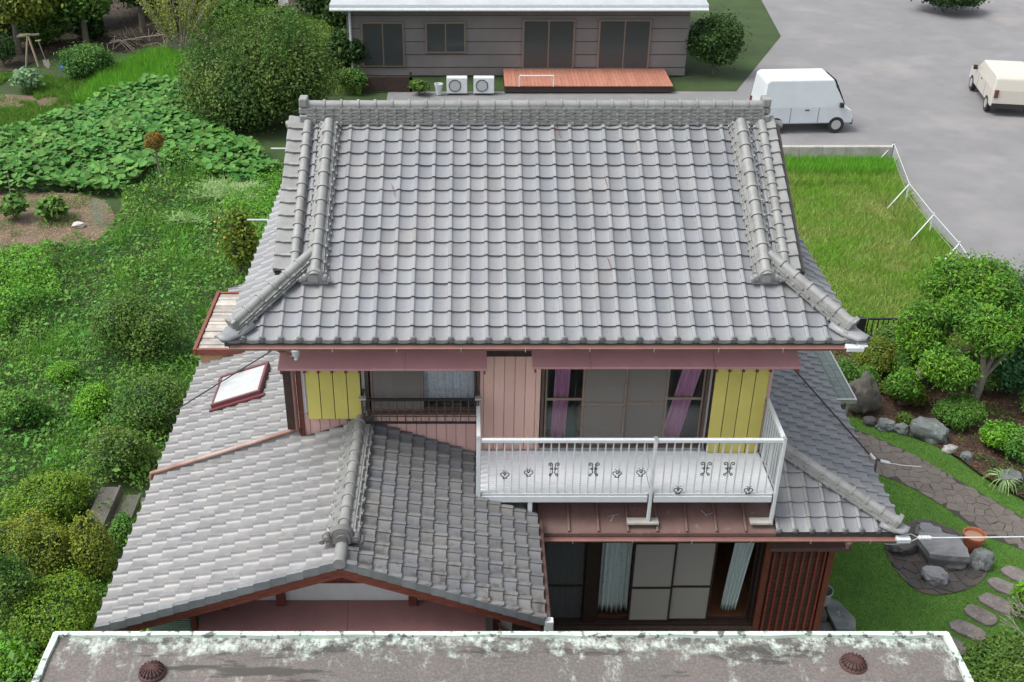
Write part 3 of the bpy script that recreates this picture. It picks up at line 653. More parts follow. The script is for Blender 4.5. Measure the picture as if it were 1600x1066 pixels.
# bargeboards
for (x0,z0,x1,z1) in ((LX+.1,LZ+.03,PXR,PZR),(RX-.05,RZ+.02,PXR,PZR)):
    q=MB(); y0,y1=YV+.06,YV+.12
    q.add([(x0,y0,z0-.27),(x1,y0,z1-.30),(x1,y0,z1-.08),(x0,y0,z0-.11),(x0,y1,z0-.27),(x1,y1,z1-.30),(x1,y1,z1-.08),(x0,y1,z0-.11)],[(0,1,2,3),(7,6,5,4),(3,2,6,7),(0,4,5,1),(0,3,7,4),(1,5,6,2)])
    q.add([(x0,y0-.03,z0-.17),(x1,y0-.03,z1-.19),(x1,y0-.03,z1-.09),(x0,y0-.03,z0-.11),(x0,y0-.002,z0-.17),(x1,y0-.002,z1-.19),(x1,y0-.002,z1-.09),(x0,y0-.002,z0-.11)],[(0,1,2,3),(7,6,5,4),(3,2,6,7),(0,4,5,1),(0,3,7,4),(1,5,6,2)])
    part(q,'bargeboard',M_RED)
# wing ridge with ornament
ridge(wing,(PXR,-2.02,PZR-.01),(PXR,WY-.05,PZR-.01),r=.078,seg=.262,courses=2,ch=.045,wb=.20,wt=.15)
onigawara(wing,Matrix.Translation((PXR,-2.05,PZR+.05)),1.25,T_DARK,slab=False)
part(MB().tube([(PXR,YV-.04,PZR+.02),(PXR,-2.0,PZR+.03)],.085,14),'ridge_nose_tile',T_RIDGE,smooth=True)
part(MB().tube([(PXR,WY-.06,PZR+.10),(PXR,WY-.02,PZR+.10)],.11,14),'lead_flashing',M_ALU,smooth=True)
# eave end tiles along the left eave get a small lip
q=MB()
for c in range(ncl):
    y=YB-((YB-YV)-ncl*W)-c*W; q.box(LX-.02,LX+.01,y-W+.01,y-.08,LZ-.03,LZ+.02)
o=sub(q,'eave_drip_edge',T_CAP,wing); o['kind']='stuff'
# lower side walls of the left part and wing
b=MB(); b.box(-4.5,-4.38,-1.7,YB-.2,GZ,LZ+.1); b.box(-4.38,-.3+.9,-1.7,-1.58,GZ,2.5); b.box(.48,.6,-1.58,.6,GZ,2.6); b.box(-4.38,4.48,YB-.3,YB-.2,GZ,2.4)
part(b,'lower_wall',M_WHITE)
# gable front
gpoly=[(-4.3,2.45),(.55,2.45),(.3,2.75),(PXR,3.50),(-4.1,2.7)]
q=MB(); q.v=[(x,-1.72,z) for x,z in gpoly]+[(x,-1.64,z) for x,z in gpoly]; n=5; q.f=[tuple(range(n)),tuple(range(n,2*n))[::-1]]+[(i+n,(i+1)%n+n,(i+1)%n,i) for i in range(n)]; part(q,'gable_plaster',M_WHITE)
part(MB().box(-3.5,-.1,-1.79,-1.72,2.74,2.82),'gable_beam',M_RED)
for x in (-2.66,-.80): part(MB().box(x-.07,x+.05,-1.83,-1.725,2.35,2.72),'gable_post',M_RED,bevel=.004)
awning(-3.80,.22,-2.14,2.17,-1.72,2.36,(-1.72,),m=mat('darker_awning_tone',(.25,.12,.115),.5,(.20,.10,.095),2))  # darker copy of the awning tone, for the wing awning only
for x in (-3.98,-3.5,.32): part(MB().box(x,x+.09,-1.86,-1.74,GZ,2.62 if x<0 else 2.4),'wall_post',M_RED)
b=MB()
lv=part(MB().box(-4.6,-3.85,-1.78,-1.72,1.3,2.45),'louvre_shutter',M_CORR)
for k in range(26): sub(MB().box(-4.6,-3.85,-1.80,-1.785,1.32+k*.043,1.35+k*.043),'slat',M_CORR,lv)
part(MB().box(-3.4,.2,-1.80,-1.72,1.5,2.1),'wing_window',M_DKW)
# right eave gutter end of wing
part(MB().tube([(RX+.05,YV+.02,RZ-.08),(RX+.05,-.3,RZ-.08)],.045,8),'gutter',M_BROWN,smooth=True)
part(MB().box(RX+.0,RX+.12,YV-.02,YV+.08,RZ-.22,RZ-.02),'gutter_end',M_ALU,bevel=.01)
part(MB().tube([(.4,-1.9,2.1),(.55,-1.9,1.9),(.55,-1.9,GZ)],.04,8),'downpipe',M_BROWN,smooth=True)
# pipe laid on the left roof
zp=lambda x:LZ+KL*(x-LX)+.10
part(MB().tube([(-2.69,.93,zp(-2.69)+.02),(-3.8,.93,zp(-3.8)),(LX+.03,.93,zp(LX)),(LX-.06,.93,zp(LX)-.03),(LX-.08,.93,zp(LX)-.14)],.037,10),'roof_pipe',M_PIPE,smooth=True)
# skylight
B=Matrix(((math.cos(PL),0,-math.sin(PL)),(0,1,0),(math.sin(PL),0,math.cos(PL)))).to_4x4()
MS=Matrix.Translation((-4.43,2.5,zp(-4.43)-.06))@B
M_WINE=mat('wine_red_flashing',(.12,.034,.04),.5,(.09,.028,.032),9)
M_SKYG=mat('frosted_skylight_glass',(.30,.315,.32),.2,(.35,.365,.365),1.2,(.42,.5),spec=.6)
sk=part(MB().box(-.02,.92,-.02,.03,.0,.10,MS).box(-.02,.92,.89,.94,.0,.10,MS).box(-.02,.02,.03,.89,.0,.085,MS).box(.87,.92,.03,.89,.0,.11,MS),'skylight',M_WINE,bevel=.008)
sub(MB().box(.02,.87,.03,.89,.0,.075,MS),'pane',M_SKYG,sk); sub(MB().box(-.06,.98,-.08,-.02,.0,.03,MS),'flashing',M_WINE,sk); sub(MB().box(-.10,-.02,.90,1.0,.0,.03,MS),'flashing',M_WINE,sk)

# ---- small slatted lean-to roof beyond the left eave
M_LATH=mat('weathered_white_batten',(.36,.34,.31),.8,(.24,.21,.18),5,rnd=.3)
M_TAN=mat('tan_timber',(.36,.22,.13),.8)
lt=part(MB().box(-5.12,-4.2,4.35,6.6,2.80,2.86),'lean_to_roof',M_DECK)
sub(MB().box(-5.17,-5.105,4.30,6.63,2.78,2.92).box(-5.105,-4.2,4.31,4.37,2.78,2.91).box(-5.105,-4.2,6.57,6.63,2.78,2.91),'edge_trim',M_RED,lt,bevel=.008)
y=4.40
while y<6.5:
    sub(MB().box(-5.09,-4.2,y,y+.115,2.86,2.875+random.uniform(0,.02)),'batten',M_LATH,lt); y+=.128
part(MB().box(-5.06,-4.98,4.36,6.55,GZ,2.76).box(-4.98,-4.5,4.36,4.42,GZ,2.76),'lean_to_wall',M_TAN)

# ---- brown metal roof under the balcony
MY,MZ=-.36,2.45; mk=(2.98-2.45)/(WY-MY)
mr=part(MB().add([(RX-.02,MY,MZ-.03),(4.64,MY,MZ-.03),(4.64,WY,2.98-.03),(.5,WY,2.98-.03),(RX-.02,MY,MZ),(4.64,MY,MZ),(4.64,WY,2.98),(.5,WY,2.98)],[(0,3,2,1),(0,1,5,4),(1,2,6,5),(2,3,7,6),(3,0,4,7),(4,5,6,7)]),'metal_roof',M_BROWN)
k=0; x=.97
for i in range(9):
    x=1.05+i*.448
    if x>4.62: break
    sub(MB().bar((x,MY-.004,MZ+.02),(x,WY,3.0),.035,.05),'standing_seam',M_BROWN,mr,bevel=.006)
sub(MB().box(RX,4.64,MY-.03,MY-.004,MZ-.05,MZ+.006),'drip_edge',M_BROWN,mr)
for (a,c) in (((2.1,-.12),(2.28,-.08)),((3.6,-.1),(3.75,-.05)),((2.14,-.2),(2.2,-.1)),((3.55,-.02),(3.62,-.09))):
    o=MB().bar((a[0],a[1],MZ+mk*(a[1]-MY)+.012),(c[0],c[1],MZ+mk*(c[1]-MY)+.012),.012,.006).build('fallen_twig',M_STEEL); tag(o,None,None); o.parent=mr
# valley flashing
part(MB().add([(RX+.05,-.5,2.56),(.62,WY-.05,2.98),(.5,WY-.05,3.05),(RX-.12,-.5,2.70),(RX+.05,-.5,2.52),(.62,WY-.05,2.94),(.5,WY-.05,3.01),(RX-.12,-.5,2.66)],[(0,1,2,3),(7,6,5,4),(0,4,5,1),(3,2,6,7),(0,3,7,4)]),'valley_flashing',M_STEEL)
gutter(RX-.0,6.45,MY-.08,MZ-.06,m=M_GUT)

# ---- lower right tiled roof
QX,QZ=6.58,2.45; TX,TY,TZ=4.63,.9,3.25
KF=(TZ-QZ)/(TY-MY); KS=(TZ-QZ)/(QX-TX); YB2=6.9
b=MB(); slabp(b,[(4.64,MY,QZ),(QX,MY,QZ),(TX,TY,TZ)]); slabp(b,[(QX,MY,QZ),(QX,YB2,QZ),(TX,YB2,TZ),(TX,TY,TZ)])
low=part(b,'lower_roof',M_DECK)
hv=Vector((TX-QX,TY-MY,0)).normalized(); hn=Vector((hv.y,-hv.x,0))      # normal of the hip line in plan
nf=hn if hn.y<0 else -hn
lenf=math.hypot(TY-MY,TZ-QZ)
roof_patch(low,(4.64,MY,QZ),(1,0,0),(0,1,0),math.atan(KF),0,8,range(0,6),.24,.252,T_TILE,(((QX,MY,0),nf),((4.64,0,0),(1,0,0)),((0,TY,0),(0,-1,0))))
roof_patch(low,(QX,MY,QZ),(0,1,0),(-1,0,0),math.atan(KS),0,int((YB2-MY)/W),range(0,10),.217,W,T_TILE,(((QX,MY,0),-nf),((TX,0,0),(1,0,0))),lift=.055)
a=Vector((QX-.13,MY+.084,QZ+KF*.084+.03)); c=Vector((TX+.02,TY-.0,TZ+.04))
ridge(low,a,c,r=.074,seg=.26,courses=2,ch=.04,wb=.13,wt=.10)
d=(c-a).normalized(); x=d.cross(Vector((0,0,1))).normalized(); z=x.cross(d); MM=Matrix.Translation(a)@Matrix((x,d,z)).transposed().to_4x4()
MB().box(-.14,.14,-.07,.0,-.02,.03,MM).box(-.11,.11,-.05,.02,.03,.18,MM).build('hip_end_ornament',T_RIDGE,low,bevel=.012)
b=MB()
for (t,l,w) in [(.28,.0,.18),(.14,.01,.16),(.0,.03,.11),(-.06,.06,.06)]:
    c0=Vector((QX-t,MY+t*.65,QZ+KF*t*.65+.035+l))
    for k in range(7): a_=-1+2*k/6; b.v.append(tuple(c0+x*w*a_-Vector((0,0,1))*(.10*abs(a_)**1.6*w/.19-.03)))
for i in range(3):
    for k in range(6): q=i*7+k; b.f.append((q,q+1,q+8,q+7))
o=b.build('corner_tile',T_TILE,low,smooth=True); s_=o.modifiers.new('s','SOLIDIFY'); s_.thickness=.025; s_.offset=-1
for c in range(8):
    o=link('eave_cap',cme,low,(4.64+c*.252+.04,MY-.012,QZ+.035)); o.rotation_euler=(R(8),0,0)
part(MB().box(4.62,QX-.03,MY+.02,MY+.08,QZ-.14,QZ-.05).box(QX-.09,QX-.03,MY+.1,YB2-.1,QZ-.14,QZ-.05),'fascia',M_RED)
part(MB().box(6.45,6.66,MY-.14,MY-.03,QZ-.10,QZ-.02),'gutter_end',M_ALU,bevel=.012)
part(MB().lathe([(.07,.02),(.075,0),(.06,-.04),(.05,-.08),(.03,-.1),(.03,-.14)],(5.75,MY-.06,QZ-.10),12),'downpipe_hopper',M_PIPE,smooth=True)
# lower storey right-hand side wall and soffit
part(MB().box(5.78,5.9,.5,YB2,GZ,2.3).box(RX+.05,QX-.12,MY+.09,.55,QZ-.14,QZ-.11),'side_wall',M_DKW)

# ---- lower front: long window, lattice box, skirting boards
LY=.45
part(MB().box(.95,4.78,LY-.03,LY+.06,1.72,2.2).box(.95,4.72,LY-.06,LY+.05,1.62,1.72),'lintel',M_DKW)
lw=window(1.15,4.76,-.20,1.64,LY,[(1.20,1.90,'net',.02,M_DKW,.62),(2.12,2.72,'open',.03,M_DKW,None),(2.66,3.36,'scr',-.03,M_DKW,.62),(3.32,4.02,'scr',-.0,M_DKW,.62),(4.0,4.70,'open',.03,M_DKW,None)],fm=M_DKW)
sub(MB().box(1.90,2.12,LY-.04,LY+.03,-.15,1.6),'black_gap_fill',M_DKW,lw)  # dark strip stands in for the black shaded gap between sashes
part(MB().box(.7,4.80,LY-.14,LY+.03,-.27,-.21),'window_ledge',M_FRAME)
part(MB().box(.6,4.78,LY-.02,LY+.08,-.48,-.27),'dark_band',M_DKW)
x=.6
while x<4.8: part(MB().box(x+.004,min(x+.14,4.8),LY-.05,LY+.0,GZ,-.48),'skirting_board',M_TAN); x+=.144
rm=room(.62,5.7,LY+.12,4.0,-.45,2.1,M_DECK,'room')
x=.7
while x<5.6: sub(MB().box(x,x+.18,LY+.13,3.9,-.39,-.375),'floor_board',M_FLOORW,rm); x+=.184
part(MB().box(3.3,4.2,2.2,2.3,-.3,1.9),'inner_door',M_WHITE)
# lattice box
M_SLATR=mat('bright_red_slat',(.27,.06,.045),.5,(.19,.04,.03),6)
lx0,lx1,ly=4.84,5.86,.36
fr=part(MB().box(lx0-.06,lx0+.04,ly-.02,ly+.1,-.6,1.66).box(lx1-.05,lx1+.05,ly-.02,ly+.1,-.6,1.66).box(lx0+.04,lx1-.05,ly-.015,ly+.1,1.56,1.66).box(lx0+.04,lx1-.05,ly-.015,ly+.1,-.6,-.50),'lattice_shutter_box',M_RED,bevel=.005)
z=-.5
while z<1.5: sub(MB().box(lx0+.04,lx1-.05,ly+.05,ly+.07+.012*(int(z*20)%2),z,z+.085),'back_panel',M_BROWN,fr); z+=.095
for k in range(8): x=lx0+.10+k*.118; sub(MB().box(x-.014,x+.014,ly-.012,ly+.045,-.5,1.56),'slat',M_SLATR,fr,bevel=.003)
part(MB().add([(4.72,-.05,1.80),(5.98,-.05,1.80),(5.98,.4,1.95),(4.72,.4,1.95),(4.72,-.05,1.86),(5.98,-.05,1.86),(5.98,.4,2.01),(4.72,.4,2.01)],[(0,3,2,1),(0,1,5,4),(1,2,6,5),(2,3,7,6),(3,0,4,7),(4,5,6,7)]),'box_canopy',M_BROWN,bevel=.006)

# ---- balcony
BX0,BX1,BY,BT=.12,4.57,-.25,4.11
bal=part(MB().box(BX0,BX1,BY+.03,WY-.06,3.07,3.11),'balcony',M_DECKW)
k=0; y=BY+.06
while y<WY-.07: sub(MB().box(BX0+.04,BX1-.04,y,y+.018,3.11,3.118),'deck_rib',M_DECKW,bal); y+=.045
for (x0,x1) in ((BX0+.04,2.655),(2.745,BX1-.05)):
    sub(MB().box(x0,x1,BY-.03,BY+.03,2.965,3.08).box(x0,x1,BY-.015,BY+.015,3.09,3.125),'fascia',M_ALU,bal,bevel=.006)
    sub(MB().box(x0-.03,x1+.03,BY-.03,BY+.03,BT-.055,BT),'top_rail',M_ALU,bal,bevel=.006)
    n=round((x1-x0)/.1155)
    for i in range(1,n): x=x0+(x1-x0)*i/n; sub(MB().box(x-.0095,x+.0095,BY-.012,BY+.012,3.09,BT-.05),'baluster',M_ALU,bal)
for x in (BX0,2.70,BX1): 
    w_=.032 if x<1 else .025
    sub(MB().box(x-w_,x+w_,BY-.038,BY+.038,2.95 if x<1 else 2.60,BT+.004),'post',M_ALU,bal,bevel=.006); sub(MB().box(x-w_-.002,x+w_+.002,BY-.04,BY+.04,BT+.003,BT+.02),'post_cap',M_STEEL,bal,bevel=.004)
for x in (BX0,BX1):
    sub(MB().box(x-.03,x+.03,BY+.04,WY-.03,BT-.055,BT),'side_rail',M_ALU,bal,bevel=.005); sub(MB().box(x-.025,x+.025,BY+.04,WY-.03,2.97,3.11),'side_rail',M_ALU,bal,bevel=.005)
    for i in range(1,10): y=BY+(WY-BY)*i/10; sub(MB().box(x-.012,x+.012,y-.0095,y+.0095,3.09,BT-.05),'side_baluster',M_ALU,bal)
for x,zz in ((.90,2.62),(2.62,2.60),(4.42,2.60)):
    if x<1: sub(MB().box(x-.035,x+.03,BY-.02,BY+.05,zz,2.97),'support_leg',M_ALU,bal)

    w2=.24 if x>1 and x<4 else (.09 if x<1 else .17); sub(MB().box(x-w2,x+w2,BY-.07,BY+.07,zz-.04,zz-.0),'timber_pad',M_CONC,bal,bevel=.006)
# black scroll ornaments
def spiral(cx,cz,r,a0,turns,sg,y):
    return [(cx+sg*math.cos(a0+t*turns*6.283/14)*r*(1-t/14*.75),y,cz+math.sin(a0+t*turns*6.283/14)*r*(1-t/14*.75)) for t in range(15)]
def scroll(x,z,big):
    b=MB(); y=BY-.02; r=.0075
    if big:
        for s in (-1,1):
            b.tube(spiral(x+s*.055,z+.095,.036,-.6,1.1,-s,y),r,5); b.tube([(x+s*.028,y,z+.07),(x+s*.012,y,z+.02),(x+s*.022,y,z-.02),(x+s*.012,y,z-.05),(x+s*.03,y,z-.085)],r,5)
            b.tube(spiral(x+s*.045,z-.10,.026,.8,1.0,-s,y),r,5); b.tube(spiral(x+s*.035,z+.01,.018,0,.8,s,y),r,5)
    else:
        for s in (-1,1):
            b.tube([(x,y,z-.01),(x+s*.02,y,z+.028),(x+s*.05,y,z+.03),(x+s*.066,y,z+.005),(x+s*.05,y,z-.025),(x+s*.018,y,z-.05),(x+s*.03,y,z-.07)],r,5); b.tube([(x+s*.006,y,z+.03),(x+s*.012,y,z+.055),(x+s*.035,y,z+.075)],r*.7,5)
        b.tube([(x-.035,y,z-.07),(x+.035,y,z-.07)],r,5)
    sub(b,'scroll_ornament',M_BLACK,bal)
for x,z in ((.51,3.48),(.86,3.52),(2.17,3.50),(2.52,3.52),(3.10,3.19),(4.15,3.19)): scroll(x,z,False)
for x,z in ((1.23,3.57),(1.82,3.57),(3.47,3.58),(3.81,3.58)): scroll(x,z,True)
# dry pine needles and a rust run on the main roof
for x,y in ((-1.2,2.35),(1.35,3.35),(2.05,2.45),(-1.35,1.15),(2.0,1.2)):
    z0=slopez(y)+.055; o=MB().tube([(x,y,z0),(x+.02,y-.09,z0-.045),(x+.05,y-.2,z0-.105)],.006,4).build('pine_needle',M_RED,upper)
# loose grey wire hanging on the rail
part(MB().tube([(2.58,BY+.0,4.02),(2.60,BY-.02,3.8),(2.63,BY-.03,3.65),(2.60,BY,3.5),(2.68,BY-.02,3.2)],.006,5),'hanging_wire',M_STEEL,smooth=True)
# canopy beyond the lower roof
cp=part(MB().box(6.2,7.26,4.1,7.4,1.90,1.94),'annex_canopy',M_NGREEN)
for i in range(7):
    for j in range(22):
        y0=4.1+j*.15; xx=6.2+i*.155; sub(MB().box(xx+.004,min(xx+.151,7.255),y0+.003,y0+.147,1.94,1.948+random.random()*.004),'shingle',M_NGREEN,cp)
sub(MB().box(6.2,7.29,4.06,4.10,1.87,1.96).box(7.26,7.29,4.10,7.4,1.87,1.96),'edge_trim',M_STEEL,cp)
part(MB().box(7.15,7.21,4.2,4.26,GZ,1.9),'canopy_post',M_STEEL)
finish_tiles(300)
for ch in house.children_recursive: pass
# ================================================================== CURTAINS AND CONTENTS
def curtain(x0,x1,z0,z1,y,m,label,cat='curtain',lean=0,folds=5,amp=.035,taper=1):
    nx=folds*6; nz=10; V=[];F=[]
    for j in range(nz+1):
        t=j/nz
        for i in range(nx+1):
            s=i/nx; w=(x1-x0)*(1-(1-taper)*t); x=x0+lean*t+s*w
            V.append((x, y+amp*math.sin(s*folds*6.283+.4*math.sin(3*t)), z1+(z0-z1)*t+(.02*math.sin(s*9) if j==nz else 0)))
    for j in range(nz):
        for i in range(nx): a=j*(nx+1)+i; F.append((a,a+nx+1,a+nx+2,a+1))
    me=bpy.data.meshes.new('curtain'); me.from_pydata(V,[],F); me.materials.append(m); me.polygons.foreach_set('use_smooth',[True]*len(F))
    o=link('curtain',me); s_=o.modifiers.new('s','SOLIDIFY'); s_.thickness=.004; tag(o,label,cat); return o
curtain(-1.5,-1.2,3.85,4.9,1.05,M_NET,'grey white curtain gathered left behind the barred window screen',folds=4)
curtain(-.72,.08,3.95,4.9,1.02,M_NET,'white checked net curtain behind the right pane of the barred window',folds=7,amp=.02)
curtain(1.32,1.55,3.25,4.95,.98,M_LAV,'narrow lilac curtain behind the far left pane above the balcony',folds=4,lean=-.05)
curtain(3.33,3.62,3.22,4.95,.98,M_LAV,'lilac curtain swept sideways beside the yellow shutter above the balcony',folds=3,lean=-.32)
curtain(1.24,1.88,-.1,1.6,.62,M_CURT,'printed curtain seen dimly through the dark net pane downstairs',folds=6)
curtain(2.18,2.68,-.1,1.6,.62,M_CURT,'pale blue printed curtain in the open gap of the downstairs window',folds=6)
curtain(4.36,4.68,-.05,1.6,.60,M_CURT,'white printed curtain pulled aside by the wooden floor opening',folds=5,lean=-.10,taper=.8)
o=MB().box(1.2,1.7,1.2,1.9,2.95,3.3).build('storage_box',M_GREENBOX,bevel=.02); tag(o,'teal green box on the floor behind the lilac curtain pane','box')
o=MB().box(1.75,2.5,1.6,2.1,2.95,3.5).build('low_table',M_HANDLE,bevel=.02); tag(o,'pale wooden low cabinet seen dimly through the balcony screen','cabinet')

# ================================================================== FLAT CONCRETE ROOF IN FRONT
def grime():
    m=bpy.data.materials.new('grimy_roof_paint'); m.use_nodes=True; t=m.node_tree; N=t.nodes; L=t.links; b=N['Principled BSDF']
    P=N.new('ShaderNodeNewGeometry').outputs['Position']
    def nz(s,lo,hi,st=None,det=8,off=(0,0,0)):
        mp=N.new('ShaderNodeMapping'); mp.inputs['Scale'].default_value=st or (1,1,1); mp.inputs['Location'].default_value=off; L.new(P,mp.inputs[0])
        n=N.new('ShaderNodeTexNoise'); n.inputs['Scale'].default_value=s; n.inputs['Detail'].default_value=det; n.inputs['Roughness'].default_value=.7; L.new(mp.outputs[0],n.inputs['Vector'])
        r=N.new('ShaderNodeMapRange'); r.inputs['From Min'].default_value=lo; r.inputs['From Max'].default_value=hi; L.new(n.outputs['Fac'],r.inputs['Value']); return r.outputs[0]
    def mix(f,a,c):
        x=N.new('ShaderNodeMix'); x.data_type='RGBA'; L.new(f,x.inputs[0])
        for s,v in ((6,a),(7,c)):
            if isinstance(v,tuple): x.inputs[s].default_value=(*v,1)
            else: L.new(v,x.inputs[s])
        return x.outputs[2]
    def mul(a,c):
        x=N.new('ShaderNodeMath'); x.operation='MULTIPLY'; L.new(a,x.inputs[0])
        if hasattr(c,'links'): L.new(c,x.inputs[1])
        else: x.inputs[1].default_value=c
        return x.outputs[0]
    sp=N.new('ShaderNodeSeparateXYZ'); L.new(P,sp.inputs[0])
    edge=N.new('ShaderNodeMapRange'); edge.inputs['From Min'].default_value=-3.62; edge.inputs['From Max'].default_value=-3.1; L.new(sp.outputs['Y'],edge.inputs['Value'])
    cur=mix(nz(1.1,.35,.65),(.105,.085,.076),(.078,.073,.068))
    cur=mix(nz(26,.42,.7,(1,1,1),4,(7,0,0)),cur,(.145,.135,.125))
    cur=mix(mul(nz(1.7,.54,.66,(1.5,.55,1),9,(3,5,0)),nz(30,.40,.58,(1,.5,1))),cur,(.34,.37,.345))
    cur=mix(nz(1.2,.555,.60,(.45,2.6,1),8,(9,2,0)),cur,(.045,.042,.038))
    ed=N.new('ShaderNodeMath'); ed.operation='MULTIPLY_ADD'; L.new(edge.outputs[0],ed.inputs[0]); ed.inputs[1].default_value=.57; L.new(nz(3,.3,.7,(1,1,1),8,(1,1,4)),ed.inputs[2])
    er=N.new('ShaderNodeMapRange'); er.inputs['From Min'].default_value=.85; er.inputs['From Max'].default_value=1.15; L.new(ed.outputs[0],er.inputs['Value'])
    cur=mix(mul(er.outputs[0],nz(14,.36,.58,(1,.6,1))),cur,(.40,.46,.41))
    cur=mix(mul(edge.outputs[0],nz(5,.52,.6,(1,1,1),8,(2,8,1))),cur,(.07,.07,.065))
    L.new(cur,b.inputs['Base Color']); b.inputs['Roughness'].default_value=.75
    n=N.new('ShaderNodeTexNoise'); n.inputs['Scale'].default_value=35; n.inputs['Detail'].default_value=8; L.new(P,n.inputs['Vector']); bp=N.new('ShaderNodeBump'); bp.inputs['Strength'].default_value=.4; bp.inputs['Distance'].default_value=.01
    L.new(n.outputs['Fac'],bp.inputs['Height']); L.new(bp.outputs[0],b.inputs['Normal']); return m
M_GRIME=grime(); M_RIM=mat('pale_green_rim_paint',(.36,.47,.40),.6,(.50,.55,.51),3,(.35,.7),space='pos',c3=(.10,.105,.10),s3=7,m3=(.55,.62),bump=.4)
fx0,fx1,fy0,fy1=-5.36,6.15,-9.0,-3.0
fb=empty('flat_roofed_building',(.4,-6,GZ)); tag(fb,'flat concrete roofed building in front with a peeling pale green rim','building')
FI=Matrix.Translation((-.4,6,-GZ))
def fpart(mb,n,m,bevel=0): o=mb.build(n,m,None,bevel=bevel); o.parent=fb; o.matrix_parent_inverse=FI; return o
fpart(MB().box(fx0+.1,fx1-.1,fy0+.1,fy1-.1,GZ,2.86),'wall',M_CONC)
nx,ny=120,60; gx=np.linspace(fx0,fx1,nx+1); gy=np.linspace(fy0,fy1,ny+1); XX,YY=np.meshgrid(gx,gy); ZZ=3.0-.035+.03*(vnoise(XX+9,YY+20,.9,3)-.5)-.012*np.exp(-(((XX+3.95)/.5)**2+((YY+3.64)/.4)**2))
idx=np.arange((nx+1)*(ny+1)).reshape(ny+1,nx+1); F=np.stack([idx[:-1,:-1],idx[:-1,1:],idx[1:,1:],idx[1:,:-1]],-1).reshape(-1,4)
o=link('roof_surface',npmesh('roof_surface',np.stack([XX,YY,ZZ],-1).reshape(-1,3),F,M_GRIME,True)); o.parent=fb; o.matrix_parent_inverse=FI
fpart(MB().box(fx0,fx1,fy0,fy1,2.84,2.935),'roof_slab',M_RIM)
rim=MB()
def wob(x): return .012*math.sin(x*3.1)+.010*math.sin(x*7.7)
N_=90
for i in range(N_):
    a=fx0+(fx1-fx0)*i/N_; c=fx0+(fx1-fx0)*(i+1)/N_; ya,yc=fy1-.045+wob(a)*.6,fy1-.045+wob(c)*.6
    rim.add([(a,ya,2.93),(c,yc,2.93),(c,yc,3.012),(a,ya,3.012),(a,fy1+.015,2.93),(c,fy1+.015,2.93),(c,fy1+.015,3.02),(a,fy1+.015,3.02)],[(0,1,2,3),(7,6,5,4),(3,2,6,7)])
for sx,xe in ((1,fx0),(-1,fx1)):
    for i in range(60):
        a=fy0+(fy1-fy0)*i/60; c=fy0+(fy1-fy0)*(i+1)/60; w0,w1=.055+wob(a),.055+wob(c)
        q=[(xe-sx*.015,a,2.93),(xe-sx*.015,c,2.93),(xe+sx*w1,c,2.93),(xe+sx*w0,a,2.93),(xe-sx*.015,a,3.022),(xe-sx*.015,c,3.022),(xe+sx*w1,c,3.014),(xe+sx*w0,a,3.014)]
        rim.add(q,[(4,7,6,5) if sx>0 else (4,5,6,7),(0,1,5,4),(3,7,6,2)])
o=fpart(rim,'rim',M_RIM)
for (x,y) in ((-3.95,-3.64),(4.79,-3.51)):
    d=MB(); d.lathe([(.17,-.01),(.165,.008),(.15,.018),(.135,.024)],(x,y,2.985),24); dr=fpart(d,'roof_drain',M_RUST)
    o=MB(); o.lathe([(.135,.0),(.13,.03),(.09,.06),(.02,.068),(0.0001,.069)],(x,y,3.0),24); o2=o.build('drain_dome',M_DKW); o2.parent=dr; 
    for k in range(18):
        a=k*6.283/18; c,s=math.cos(a),math.sin(a)
        r_=MB().tube([(x+c*.145,y+s*.145,3.0),(x+c*.138,y+s*.138,3.035),(x+c*.095,y+s*.095,3.068),(x+c*.04,y+s*.04,3.078)],.011,5).build('drain_rib',M_RUST); r_.parent=dr
    r_=MB().lathe([(.045,.074),(.04,.084),(0.0001,.086)],(x,y,3.0),12).build('drain_cap',M_RUST); r_.parent=dr
# wires
def wire(pts,r,m,label,name='cable'):
    o=MB().tube(pts,r,6).build(name,m,None,smooth=True); tag(o,label,'cable'); return o
def sagline(a,b,s,n=16):
    a=Vector(a);b=Vector(b); return [a.lerp(b,i/n)-Vector((0,0,s*4*(i/n)*(1-i/n))) for i in range(n+1)]
wire(sagline((-3.42,3.9,3.26),(-5.25,2.5,2.66),.0),.012,M_BLACK,'thin black cable lying across the pale left roof slope')
wire(sagline((4.9,6.6,3.3),(6.62,1.5,2.56),.02),.014,M_BLACK,'black cable running down the edge of the right lower roof')
w=empty('overhead_wire',(6.6,-.42,2.4)); tag(w,'white wire with a white insulator leaving the lower roof corner','wire')
MB().tube([(0.25,0,.0)]+[tuple(Vector(p)-Vector((6.6,-.42,2.4))) for p in sagline((7.05,-.42,2.4),(16,-.1,2.45),.06)],.011,6).build('wire_line',M_ALU,w,smooth=True)
q=MB(); 
for k in range(4): q.tube([(.2+k*.045,0,0),(.235+k*.045,0,0)],.036,10)
q.tube([(.18,0,0),(.4,0,0)],.02,8); q.build('insulator',M_ALU,w,smooth=True)
MB().tube([(-.1,.02,.02),(.08,.03,.05),(.2,0,.0)],.008,6).tube([(.2,0,0),(.05,.0,-.1),(-.15,0,-.13),(-.3,0,-.12)],.008,6).build('tie_wire',M_STEEL,w)
w=empty('cable_clamp',(6.62,1.3,2.5)); tag(w,'two white connectors joined to a black cable beside the roof edge','cable clamp')
MB().tube([(0,-.15,-.1),(.06,0,0),(.1,.12,.02),(.16,.10,.0)],.016,6).build('black_lead',M_BLACK,w,smooth=True)
MB().tube([(.02,.22,.05),(.07,.10,.02)],.025,8).build('connector',M_ALU,w); MB().tube([(.16,.1,0),(.30,.05,-.01)],.025,8).build('connector',M_ALU,w)
